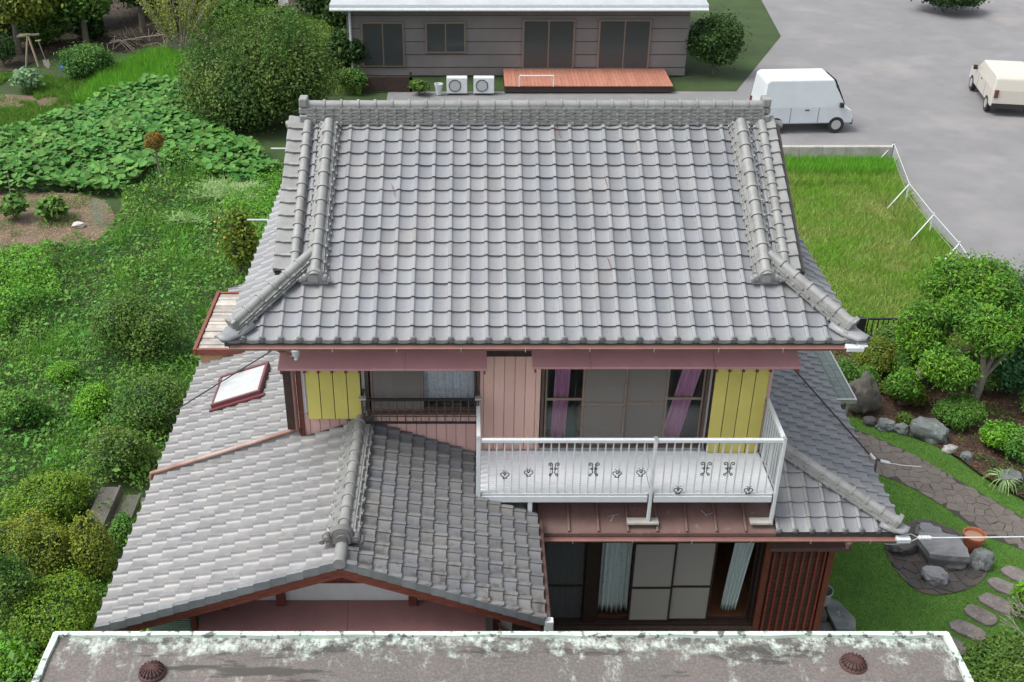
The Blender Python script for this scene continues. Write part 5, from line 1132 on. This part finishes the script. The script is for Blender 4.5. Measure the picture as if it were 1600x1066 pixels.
# ================================================================== VEGETATION
SHRUBS=[
  ('tree_dark', 'big', -7.9, 27.64, 2.93, 4.24, 0.09, 26000, 'large dark green bushy tree with feathery shoots behind the roof corner') ,
  ('vine', 'mound', -16.39, 33.52, 1.32, 1.45, 0.09, 5000, 'rounded bramble covered mound beside the leaning shovel') ,
  ('dark', 'shrub', -20.62, 35.18, 0.84, 1.2, 0.08, 2500, 'dark shrub at the field edge left of the wooden trestle') ,
  ('blue', 'potato', -18.32, 31.42, 0.81, 1.0, 0.13, 500, 'pale leaved potato like plant on bare soil below the trestle') ,
  ('mid', 'potato', -14.2, 18.54, 0.61, 0.86, 0.13, 420, 'broad leaved vegetable plant on the bare bed at the picture edge') ,
  ('mid', 'potato', -13.06, 18.47, 0.52, 0.87, 0.13, 380, 'broad leaved vegetable plant next to the grey stone on the bed') ,
  ('olive', 'shrub', -6.41, 14.3, 0.65, 2.01, 0.1, 2200, 'persimmon tree with small yellow fruit against the roof edge') ,
  ('mid', 'shrub', -8.12, 10.01, 1.15, 1.5, 0.07, 6000, 'wide overgrown shrub in the middle of the weedy slope') ,
  ('bright', 'shrub', -9.61, 8.73, 0.47, 0.57, 0.045, 2600, 'small bright feathery shrub left of the weedy slope shrub') ,
  ('bright', 'shrub', -8.53, 7.51, 0.52, 0.71, 0.05, 2600, 'small bright rounded shrub below the feathery one') ,
  ('mid', 'shrub', -7.01, 7.01, 0.9, 1.1, 0.06, 6000, 'overgrown green shrub directly beside the tiled roof edge') ,
  ('green', 'shrub', -9.95, 7.06, 0.63, 0.91, 0.07, 3000, 'pale green weedy shrub at the picture edge above the grasses') ,
  ('mid', 'shrub', -7.3, 5.3, 0.62, 1.0, 0.06, 3000, 'low shrub shading the top of the concrete steps') ,
  ('azalea', 'shrub', -8.25, 3.82, 0.83, 0.95, 0.045, 9000, 'clipped azalea dome beside the concrete steps') ,
  ('azalea2', 'shrub', -8.05, 2.16, 0.87, 1.15, 0.045, 9000, 'yellowish clipped azalea dome below the step side one') ,
  ('azalea2', 'shrub', -6.83, 2.06, 0.41, 1.37, 0.05, 3000, 'narrow azalea clump between the domes and the tiled roof') ,
  ('green', 'shrub', -6.54, 2.85, 0.3, 0.82, 0.05, 2200, 'small clipped shrub at the foot of the steps') ,
  ('azalea', 'shrub', -7.16, 0.73, 0.82, 0.99, 0.045, 9000, 'large azalea dome just above the concrete roof corner') ,
  ('bright', 'shrub', -7.56, -0.22, 0.48, 0.58, 0.05, 3500, 'light green bush in the lowest corner by the concrete roof') ,
  ('mid', 'shrub', -7.89, 0.82, 0.44, 1.52, 0.06, 3500, 'leafy green bush at the edge beside the azalea domes') ,
  ('olive', 'shrub', 9.81, 9.47, 0.7, 0.92, 0.045, 6500, 'olive clipped dome bush beside the grey green canopy roof') ,
  ('green', 'shrub', 9.28, 8.66, 0.38, 0.66, 0.045, 1500, 'small green bush below the olive dome bush') ,
  ('green', 'shrub', 8.59, 8.16, 0.41, 1.15, 0.05, 3500, 'round green bush tucked beside the canopy roof edge') ,
  ('olive', 'shrub', 10.16, 8.3, 0.62, 0.38, 0.045, 3500, 'low olive ground hugging shrub between the two pines') ,
  ('green', 'shrub', 10.92, 7.17, 0.53, 0.83, 0.045, 5500, 'round clipped bush in front of the upright tree trunk') ,
  ('camellia', 'shrub', 12.8, 8.73, 0.89, 1.42, 0.1, 4200, 'dark glossy camellia bush at the far garden edge') ,
  ('bright', 'shrub', 11.49, 6.26, 0.45, 0.73, 0.06, 3000, 'light green shrub beside the rocks at the garden edge') ,
  ('green', 'shrub', 11.73, 5.84, 0.41, 0.97, 0.06, 3000, 'grey green shrub at the picture edge by the rocks') ,
  ('mid', 'shrub', 9.75, 7.25, 0.24, 0.22, 0.05, 700, 'tiny dark plant behind the border stones') ,
  ('mid', 'shrub', 9.0, -0.44, 0.98, 0.72, 0.07, 7000, 'dark leafy hedge bush beside the corner of the concrete roof') ,
  ('bright', 'shrub', 9.77, 1.16, 0.28, 0.88, 0.06, 1500, 'yellow green bush at the picture edge by the stepping stones') ,
  ('dark', 'shrub', 10.49, 33.82, 1.49, 2.59, 0.12, 5000, 'dark green garden tree beside the neighbouring house') ,
  ('dark', 'shrub', 24.41, 44.68, 2.1, 1.77, 0.14, 5000, 'dark green hedge tree on the far side of the road') ,
  ('mid', 'shrub', -5.0, 31.4, 0.78, 0.84, 0.1, 1500, 'low yellowish bush behind the main ridge end') ,
  ('mid', 'shrub', -2.09, 30.97, 0.44, 0.51, 0.1, 500, 'spiky potted plant by the neighbouring wall') ,
]
for m,k,x,y,r,h,ls,n,lab in SHRUBS:
    if k=='shrub' and x<0: h*=1.22; r*=1.08
    if k=='big':
        t=plant('large_bush',lab,'bush',x,y+.3,GZ,r*1.12,r*.95,h*1.05,m,44000,.11,lobes=13,lobe=.55,shell=.5,jit=.8,zc=h*.36,trunk=[([(0,0,0),(.1,0,1.2),(.3,.1,2.4)],[.16,.12,.06]),([(0,0,.2),(-.7,.1,1.6),(-1.2,0,2.6)],[.1,.07,.03])])
        # feathery upright shoots
        V=[];
        P=[];N=[]
        for i in range(110):
            a=random.random()*6.28; q=random.random()**.5; bx,by=math.cos(a)*q*r*.85,math.sin(a)*q*r*.7; bz=h*(.62+.33*(1-q)); l=random.uniform(.4,1.1); dx,dy=math.cos(a)*.35*q,math.sin(a)*.35*q
            for s in range(50): u=random.random(); P.append((bx+dx*l*u+random.gauss(0,.07),by+dy*l*u+random.gauss(0,.05),bz+l*u)); N.append((random.gauss(0,1),random.gauss(0,1),.6))
        V,F=leaves(np.array(P),np.array(N),np.full(len(P),.10),jit=.3); link('feathery_shoots',npmesh('feathery_shoots',V,F,LM['mid']),t)
    elif k=='potato': plant('vegetable_plant',lab,'plant',x,y,GZ,r,r,h,m,n,ls*1.25,lobes=8,aspect=.8,core=False,shell=.8,jit=.4,crownname='foliage')
    elif k=='mound': plant('bramble_mound',lab,'shrub',x,y,GZ,r,r*.8,h,m,n*2,ls,lobes=9,lobe=.3,crownname='foliage')
    else:
        cl='azalea' in m or 'clipped' in lab or 'dome' in lab
        cat='tree' if 'tree' in lab.split(' ')[-1] or 'persimmon' in lab or 'hedge tree' in lab or 'garden tree' in lab else 'bush' if 'bush' in lab else 'azalea' if 'azalea' in lab else 'shrub'
        t=plant({'tree':'garden_tree','azalea':'azalea_shrub','bush':'garden_bush','shrub':'shrub'}[cat],lab,cat,x,y,GZ,r,r*.92,max(h,.3),m,int(n*1.25),ls*.95,lobes=16 if cl else (7 if x<0 else 10),lobe=.28 if cl else (.55 if x<0 else .45),shell=.2 if cl else .4,jit=.7,crownname='crown' if cat=='tree' else 'foliage')
        if 'persimmon' in lab:
            for i in range(14):
                a=random.random()*6.28; f=MB().lathe([(.001,-.035),(.03,-.022),(.038,0),(.03,.022),(.001,.035)],(0,0,0),8).build('fruit',M_FRUIT,t,smooth=True); f.location=(math.cos(a)*r*.8,math.sin(a)*r*.75,h*random.uniform(.35,.8))
# dark woodland trees along the top left
WT=[(-20.6,37.0,2.1,3.6,'yellow',6000,'yellow leaved tree hanging into the top left corner',.75),
    (-18.0,38.6,1.7,3.6,'mid',6000,'dark glossy tree between the yellow tree and the woodland gap',.5),
    (-15.9,40.8,1.7,3.8,'dark',5000,'dark tree above the bare branch pile',.9),
    (-22.3,40.5,2.0,3.6,'dark',6000,'dark tree standing deep behind the trestle',-.6),
    (-19.5,42.0,2.2,4.0,'dark',6000,'dark woodland tree behind the glossy one',-.6),
    (-16.6,44.0,2.4,4.0,'dark',6000,'dark woodland tree deep behind the branch pile',-.4),
    (-13.4,43.6,2.2,4.0,'dark',6000,'dark woodland tree behind the spindly stems',-.4),
    (-11.0,43.0,1.9,3.0,'tree_dark',5000,'leafy tree on the top edge beside the yellow green stems',-.2),
    (-7.0,43.5,2.0,3.0,'dark',5000,'dark tree behind the small white board',-.4),
    (-5.3,39.0,1.7,3.6,'dark',6000,'dark tree right behind the ridge end and big bush',-.5),
    (-5.2,34.0,1.1,2.3,'dark',4000,'dark bush between the big bush and the neighbour',-.3)]
for x,y,r,h,m,n,lab,z0 in WT:
    plant('woodland_tree',lab,'tree',x,y,GZ,r,r*.9,h,m,n,.19,zc=max(z0,-.3)+h/2,lobes=12,trunk=[([(0,0,-.05),(.08,0,z0+h*.3),(.15,.05,z0+h*.6)],[.16,.12,.05])],group='dark trees along the woodland edge')
for x,y,r,h,m,lab in ((-21.6,37.2,1.0,1.7,'dark','dark evergreen bush behind the trestle legs'),(-19.9,38.6,1.1,1.8,'mid','shaded bush behind the leaning spade'),(-18.3,39.6,1.0,1.5,'dark','shaded bush under the glossy woodland tree'),(-12.0,41.0,1.4,1.9,'mid','shaded bush behind the spindly stems'),(-9.3,40.5,1.2,1.5,'mid','leafy bush in front of the blank white board')):
    plant('woodland_bush',lab,'bush',x,y,GZ-.2,r,r*.9,h,m,2600,.15,lobes=9,crownname='foliage')
b=MB()
for i in range(46):
    x,y=random.uniform(-16.6,-12.8),random.uniform(37.0,39.6); a=random.random()*3.14; l=random.uniform(.5,1.5); b.tube([(x,y,GZ+.05),(x+math.cos(a)*l*.5,y+math.sin(a)*l*.3,GZ+.25+random.random()*.5),(x+math.cos(a)*l,y+math.sin(a)*l*.6,GZ+.1+random.random()*.5)],.018,4)
o=b.build('brush_pile',M_DEAD); tag(o,'heap of dead branches on the dark woodland floor','brush pile',kind='stuff')
# spindly multi-stemmed tree
t=empty('spindly_tree',(-13.0,36.3,GZ)); tag(t,'spindly upright tree with many bare stems and yellow green leaves','tree')
b=MB(); P=[];N=[]
for i in range(34):
    a=random.random()*6.28; s=random.uniform(.3,1); l=random.uniform(2.6,4.4); q=[Vector((math.cos(a)*.12,math.sin(a)*.12,0))]
    for j in range(1,6): u=j/5; q.append(Vector((math.cos(a)*(.12+s*2.5*u**1.15),math.sin(a)*(.12+s*1.4*u),l*u))+Vector((random.gauss(0,.04),random.gauss(0,.04),0)))
    b.tube(q,[.03,.026,.02,.016,.011,.006],5)
    for k in range(120):
        u=random.uniform(.3,1)*5; j=min(4,int(u)); c=q[j].lerp(q[j+1],u-j); P.append(tuple(c+Vector((random.gauss(0,.10),random.gauss(0,.10),random.gauss(0,.08))))); N.append((random.gauss(0,1),random.gauss(0,1),.5))
b.build('stem',M_PALEBARK,t,smooth=True); V,F=leaves(np.array(P),np.array(N),np.full(len(P),.12)*RNG.uniform(.6,1.3,len(P)),jit=.4); link('crown',npmesh('crown',V,F,LM['yellow']),t)
# rusty topiary ball on a stick
plant('topiary_tree','small rusty brown topiary ball on a thin trunk in the squash patch','tree',-10.35,21.3,GZ,.36,.36,.66,'rust',2600,.04,zc=1.55,trunk=[([(0,0,0),(.03,0,.5),(-.02,0,.9),(.02,0,1.3)],[.05,.04,.035,.03]),([(0,0,.8),(-.14,0,1.2)],[.025,.015])],lobes=14,lobe=.25,shell=.2)
# garden pines / podocarpus with cloud pads
def cloud_tree(label,x,y,trunk,pads,m='pine',name='cloud_pruned_tree'):
    t=empty(name,(x,y,GZ)); tag(t,label,'tree'); b=MB()
    for pts,r in trunk: b.tube(pts,r,10)
    b.build('trunk',M_BARK,t,smooth=True)
    for i,(px,py,pz,r,h,n) in enumerate(pads):
        SEED[0]+=1; Pp,Nn,L=crown_points((px,py,pz),(r,r*.9,h),n,lobes=9,seed=SEED[0],lobe=.5,shell=.45); g2=np.random.default_rng(SEED[0]); k2=g2.random(len(Pp))<.16; Pp[k2]+=Nn[k2]*r*g2.uniform(.02,.26,(k2.sum(),1)); V,F=leaves(Pp,Nn*.6+np.array([0,0,.7]),.095*RNG.uniform(.6,1.4,len(Pp)),jit=.75,aspect=.35)
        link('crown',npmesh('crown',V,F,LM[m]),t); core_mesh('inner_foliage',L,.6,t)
    return t
cloud_tree('leaning garden tree with cloud shaped pads behind the olive shrubs',10.35,8.2,
  [([(-.35,-.1,-.03),(-.05,.1,.55),(.35,.3,1.15),(.7,.5,1.8),(.95,.7,2.4)],[.12,.10,.085,.07,.04]),([(.2,.2,.9),(-.2,.3,1.3)],[.05,.03])],
  [(-.05,.5,1.55,.72,.85,9500),(1.15,1.3,2.4,1.15,.95,14000),(.55,.3,2.2,.6,.5,5000),(-.5,-.35,.65,.48,.40,4200)])
cloud_tree('upright garden tree with forked trunk and bright pruned pads',11.35,7.55,
  [([(-.1,-.1,-.03),(.05,0,.7),(.12,.05,1.1)],[.11,.10,.085]),([(.12,.05,1.05),(-.02,.1,1.7),(-.1,.2,2.1)],[.07,.05,.03]),([(.12,.05,1.05),(.25,.1,1.7),(.3,.2,2.2)],[.06,.045,.03]),([(.12,.05,1.0),(.6,.2,1.6),(.9,.4,2.0)],[.05,.035,.02]),([(.05,0,.8),(-.7,0,1.2)],[.05,.03])],
  [(.05,.25,2.15,.78,.6,9500),(-.78,-.05,1.30,.70,.55,9500),(1.25,.6,2.15,.85,.7,9000),(.45,1.1,2.5,.75,.5,5500)])
cloud_tree('dark camellia like tree behind the upright forked tree',12.9,9.8,[([(0,0,0),(0,0,1.6)],[.12,.07])],[(0,0,1.6,1.3,.95,9000)],m='camellia',name='evergreen_tree')
for x,y,r,h,m,lab in ((10.55,9.1,.62,1.1,'green','leafy bush in the gap behind the leaning tree trunk'),(10.3,10.2,.6,.9,'mid','bush along the black iron fence'),(11.9,8.7,.7,1.0,'mid','shaded bush between the forked tree and the camellia'),(12.9,7.3,.7,.9,'green','green bush in the brown bed right of the forked tree'),(13.4,11.3,.8,1.3,'bright','bright bush at the far corner of the garden bed')):
    plant('garden_bush',lab,'bush',x,y,GZ,r,r*.9,h,m,4500,.06,lobes=12,lobe=.4,crownname='foliage')
# striped spider-like plant
t=empty('striped_plant',(11.05,4.95,GZ)); tag(t,'cream striped grass like plant in front of the edge rock','plant')
for i in range(46):
    a=random.random()*6.28; l=random.uniform(.2,.42); c,s=math.cos(a),math.sin(a); q=[(0,0,.02),(c*l*.4,s*l*.4,l*.75),(c*l*.8,s*l*.8,l*.7),(c*l*1.1,s*l*1.1,l*.3)]; w=.012
    V=[];
    for j,(x,y,z) in enumerate(q): ww=w*(1.2-j*.3); V+=[(x-s*ww,y+c*ww,z),(x+s*ww,y-c*ww,z)]
    MB().add(V,[(0,1,3,2),(2,3,5,4),(4,5,7,6)]).build('blade',LM['cream'],t)
# bare twiggy shrub at right edge
t=empty('bare_twig_shrub',(9.95,.35,GZ)); tag(t,'bare grey branching shrub at the picture edge by the hedge','shrub'); b=MB()
def br(p,d,l,r,k):
    q=p+d*l; b.tube([p,p+d*l*.5+Vector((random.gauss(0,.02),random.gauss(0,.02),0)),q],[r,r*.8,r*.6],5)
    if k: 
        for i in range(3): br(q,(d+Vector((random.gauss(0,.55),random.gauss(0,.55),random.gauss(0,.3)))).normalized(),l*.7,r*.6,k-1)
for i in range(6): br(Vector((0,0,.1)),Vector((random.gauss(-.5,.5),random.gauss(0,.5),.8)).normalized(),.42,.016,3)
b.build('branches',M_PALEBARK,t)
# ---- squash patch: individual leaves for the largest, the rest joined
sq=empty('squash_patch',(-12.5,24.5,GZ)); tag(sq,'sprawling patch of large round squash leaves in the left field','vegetable patch')
def leafdisc(m):
    v=[(0,0,0)]; n=9
    for k in range(n): a=6.283*k/n+.3; r=1*(.85+.18*math.cos(2.5*a)); v.append((math.cos(a)*r,math.sin(a)*r,.16+.05*math.sin(3*a)))
    me=bpy.data.meshes.new('leaf'); me.from_pydata(v,[],[(0,k+1,(k+1)%n+1) for k in range(n)]); me.materials.append(m); me.polygons.foreach_set('use_smooth',[True]*n); return me
LD=leafdisc(LM['squash']); base=np.array([list(v.co) for v in LD.vertices]); tri=np.array([list(p.vertices) for p in LD.polygons])
X,Y=scatter(SQUASH,5200); hh=.25+.45*vnoise(X+50,Y+50,1.6,5)+RNG.uniform(-.12,.1,len(X)); order=np.argsort(Y-.6*hh)
VV=[];FF=[];cnt=0
SQI=set(range(0,300))
for c,i in enumerate(order):
    s=random.uniform(.08,.175); Mx=Matrix.Translation((X[i]+12.5,Y[i]-24.5,hh[i]))@Matrix.Rotation(random.gauss(.12,.28),4,'X')@Matrix.Rotation(random.gauss(0,.28),4,'Y')@Matrix.Rotation(random.random()*6.28,4,'Z')@Matrix.Scale(s,4)
    if c in SQI: o=link('leaf',LD,sq); o.matrix_local=Mx
    else:
        A=np.array(Mx); VV.append(base@A[:3,:3].T+A[:3,3]); FF.append(tri+len(base)*cnt); cnt+=1
o=link('leaves',npmesh('leaves',np.vstack(VV),np.vstack(FF),LM['squash'],True),sq); o['kind']='stuff'
P=np.stack([X+12.5,Y-24.5,hh-.25],1); V,F=leaves(P,np.tile([0,0,1.],(len(P),1)),np.full(len(P),.16)); o=link('low_leaves',npmesh('low_leaves',V,F,LM['dark']),sq); o['kind']='stuff'
# ---- weeds covering the slope on the left
W1=[(-19,-3),(-5.0,-3),(-5.0,7),(-5.0,14),(-5.8,22),(-7.5,22),(-10.3,23.5),(-11.3,20.2),(-10.9,18.5),(-11.1,16.6),(-12.6,15.7),(-17,15.5),(-19,12)]
def carpet(poly,n,ls,m,hfun,name,label,cat='weeds'):
    X,Y=scatter(poly,n); k0=~((X>-7.75)&(X<-5.8)&(Y>2.7)&(Y<4.7)); X,Y=X[k0],Y[k0]; H=hfun(X,Y); P=np.stack([X,Y,GZ+H*RNG.uniform(.55,1.05,len(X))],1)
    e=.05; gx=(hfun(X+e,Y)-H)/e; gy=(hfun(X,Y+e)-H)/e; N=np.stack([-gx,-gy,np.ones(len(X))],1); N/=np.linalg.norm(N,axis=1)[:,None]
    V,F=leaves(P,N,ls*RNG.uniform(.5,1.5,len(X)),jit=.45,aspect=.6); o=link(name,npmesh(name,V,F,LM[m])); tag(o,label,cat,kind='stuff'); return o
hf=lambda x,y: .06+.5*vnoise(x+60,y+60,1.5,8)**2+.25*vnoise(x+60,y+60,.5,9)+.10*vnoise(x+60,y+60,.2,19)
carpet(W1,170000,.06,'weed',hf,'undergrowth','low leafy weeds covering the left slope')
carpet(W1,16000,.13,'green',lambda x,y:hf(x,y)*1.05+.03,'broad_weeds','broader leaved weeds mixed over the left slope')
carpet(W1,9000,.08,'rust',lambda x,y:hf(x,y)*1.1+.04,'brown_weeds','brownish seeding weeds dotted over the left slope') if 0 else None
sel=[(-19,8),(-12.5,9.5),(-11,13),(-12,15.5),(-17,15.3),(-19,14)]
carpet(sel,42000,.07,'weed2',lambda x,y:hf(x,y)*1.15+.05,'bright_weeds','bright green clover like weeds at the left picture edge')
carpet([(-7.2,16),(-5.4,16),(-6.0,22.5),(-8.2,22.0)],14000,.06,'weed2',lambda x,y:hf(x,y)*1.0+.1,'bright_creeper','bright creeper beside the upper roof verge')
X,Y=scatter(W1,60000); k=vnoise(X+60,Y+60,.9,21)>.62; X,Y=X[k],Y[k]
blades(X,Y,np.full(len(X),GZ)+.1,.38,.007,.8,LM['tall'],'weedy_grass','tufts of arching grass among the weeds')
# shaded mass under the carpet so soil does not show through evenly
gx=np.linspace(-19,-5,90); gy=np.linspace(-3,22,150); XX,YY=np.meshgrid(gx,gy); ZZ=GZ-.04+hf(XX,YY)*.55-.12-1.2*((YY>15.2)&(XX<-10.8)); ZZ=np.where((XX>-7.9)&(XX<-5.6)&(YY>2.5)&(YY<4.9),GZ,ZZ); idx=np.arange(XX.size).reshape(XX.shape); F=np.stack([idx[:-1,:-1],idx[:-1,1:],idx[1:,1:],idx[1:,:-1]],-1).reshape(-1,4)
o=link('slope_ground',npmesh('slope_ground',np.stack([XX,YY,ZZ],-1).reshape(-1,3),F,M_GROUND,True)); o['kind']='structure'
# dead cut grass heap
X,Y=scatter([(-9.3,17.6),(-6.6,17.8),(-6.9,20.6),(-8.6,20.8)],2600); k=vnoise(X+60,Y+60,.7,91)>.5; X,Y=X[k],Y[k]; blades(X,Y,np.full(len(X),GZ)+.32,.12,.012,4.5,LM['cream'],'cut_grass','wilted pale cut grass lying on the weeds')
# grass around the squash patch and the lush strip
LUSH=[(-15.8,29.5),(-14.8,29.2),(-13.3,31.8),(-11.6,30.8),(-10.4,31.5),(-10.6,36),(-13.3,37),(-14.6,36.5),(-15.6,33.5)]
X,Y=scatter(LUSH,26000); blades(X,Y,np.full(len(X),GZ-.02),.55,.014,.45,LM['tall'],'tall_grass','lush tall bright grass between bramble mound and squash')
GR=[(-22,34.3),(-18,33.5),(-15.6,33.5),(-15.8,29.5),(-14.8,29.2),(-16,26.1),(-19,24.3),(-22,24)]
X,Y=scatter(GR,60000); k=vnoise(X+60,Y+60,1.7,31)*.75+vnoise(X+60,Y+60,.5,32)*.35>.45; X,Y=X[k],Y[k]; blades(X,Y,np.full(len(X),GZ-.02),.16,.012,.6,LM['lawn'],'short_grass','patchy short grass on the bare field corner')
X,Y=scatter(SOIL2+[],9000); k=(vnoise(X+60,Y+60,.6,77)>.66)|(Y<16.9)&(vnoise(X+60,Y+60,.4,78)>.4); X,Y=X[k],Y[k]; V,F=leaves(np.stack([X,Y,GZ+RNG.uniform(0,.1,len(X))],1),np.tile([0,0,1.],(len(X),1)),np.full(len(X),.07)); tag(link('bed_weeds',npmesh('bed_weeds',V,F,LM['weed'])),'small weeds coming up on the vegetable bed','weeds',kind='stuff')
X,Y=scatter(SOIL1,6000); k=(vnoise(X+60,Y+60,.9,79)>.5); X,Y=X[k],Y[k]; blades(X,Y,np.full(len(X),GZ-.02),.14,.013,.7,LM['lawn'],'soil_grass','sparse grass creeping over the bare soil below the trestle')
X,Y=scatter(SOIL2,4600); blades(X,Y,np.full(len(X),GZ-.015),.03,.008,5,LM['straw'],'straw','dry straw scattered on the vegetable bed')
X,Y=scatter([(-11,31),(-4.5,31),(-4.5,44),(-11,44)],16000); blades(X,Y,np.full(len(X),GZ-.02),.35,.015,.5,LM['grass'],'back_grass','grass patch behind the big dark bush')
X,Y=scatter(WOODS,9000); P=np.stack([X,Y,np.full(len(X),GZ)],1); V,F=leaves(P,np.tile([0,0,1.],(len(P),1)),np.full(len(P),.12),jit=.3); o=link('leaf_litter',npmesh('leaf_litter',V,F,LM['litter'])); tag(o,'dead leaves and twigs on the dark woodland floor','leaf litter',kind='stuff')
# right field
X,Y=scatter(FIELD,120000); t1=vnoise(X+60,Y+60,1.8,41)*.6+vnoise(X+60,Y+60,.5,42)*.4; 
ed=(Y>21.2)|(X>13.3); k=(t1>.27)|ed|(RNG.random(len(X))<.45); blades(X[k],Y[k],np.full(k.sum(),GZ-.02),np.where(ed[k],.30,.17),.009,.7,LM['grass'],'field_grass','rough yellow green grass filling the right field')
k2=t1<.52; blades(X[k2][::4],Y[k2][::4],np.full(len(X[k2][::4]),GZ-.02),.07,.008,2.2,LM['straw'],'dry_grass','dry straw coloured grass in the right field')
X,Y=scatter([(8.4,22.0),(14.4,22.0),(14.7,23.2),(8.4,23.2)],14000); blades(X,Y,np.full(len(X),GZ-.02),.42,.014,.5,LM['tall'],'edge_grass','tall dark green grass against the low back wall')
# lawn
pin=lambda X,Y: inpoly(X,Y,PATH)|inpoly(X,Y,POND)|inpoly(X,Y,BED)
X,Y=scatter(LAWN,190000); k=~pin(X,Y)
for (sx,sy) in [(10.75,2.3),(10.22,2.25),(9.85,1.93),(9.52,1.50),(9.12,1.20),(8.75,.85),(8.3,.5)]:
    u=(X-sx)*math.cos(-.75)+(Y-sy)*math.sin(-.75); v_=-(X-sx)*math.sin(-.75)+(Y-sy)*math.cos(-.75); k&=((u/.29)**2+(v_/.18)**2)>1
X,Y=X[k],Y[k]; blades(X,Y,np.full(len(X),GZ-.002),.035,.004,.7,LM['lawn'],'lawn_grass','short dense green lawn around the stone terrace')
# bed litter and low cover
X,Y=scatter(BED,22000); k=vnoise(X+60,Y+60,.9,55)*.7+vnoise(X+60,Y+60,.3,56)*.3>.50; X,Y=X[k],Y[k]; V,F=leaves(np.stack([X,Y,GZ+.02+RNG.uniform(0,.10,len(X))],1),np.tile([0,0,1.],(len(X),1)),.05*RNG.uniform(.6,1.4,len(X)),jit=.6); tag(link('ground_cover',npmesh('ground_cover',V,F,LM['mid'])),'low green ground cover creeping over the garden bed','ground cover',kind='stuff')
X,Y=scatter(BED,9000); P=np.stack([X,Y,np.full(len(X),GZ+.03)],1); V,F=leaves(P,np.tile([0,0,1.],(len(P),1)),.06*RNG.uniform(.5,1.4,len(X)),jit=.4); o=link('bed_leaf_litter',npmesh('bed_leaf_litter',V,F,LM['litter'])); tag(o,'fallen brown leaves on the garden bed soil','leaf litter',kind='stuff')
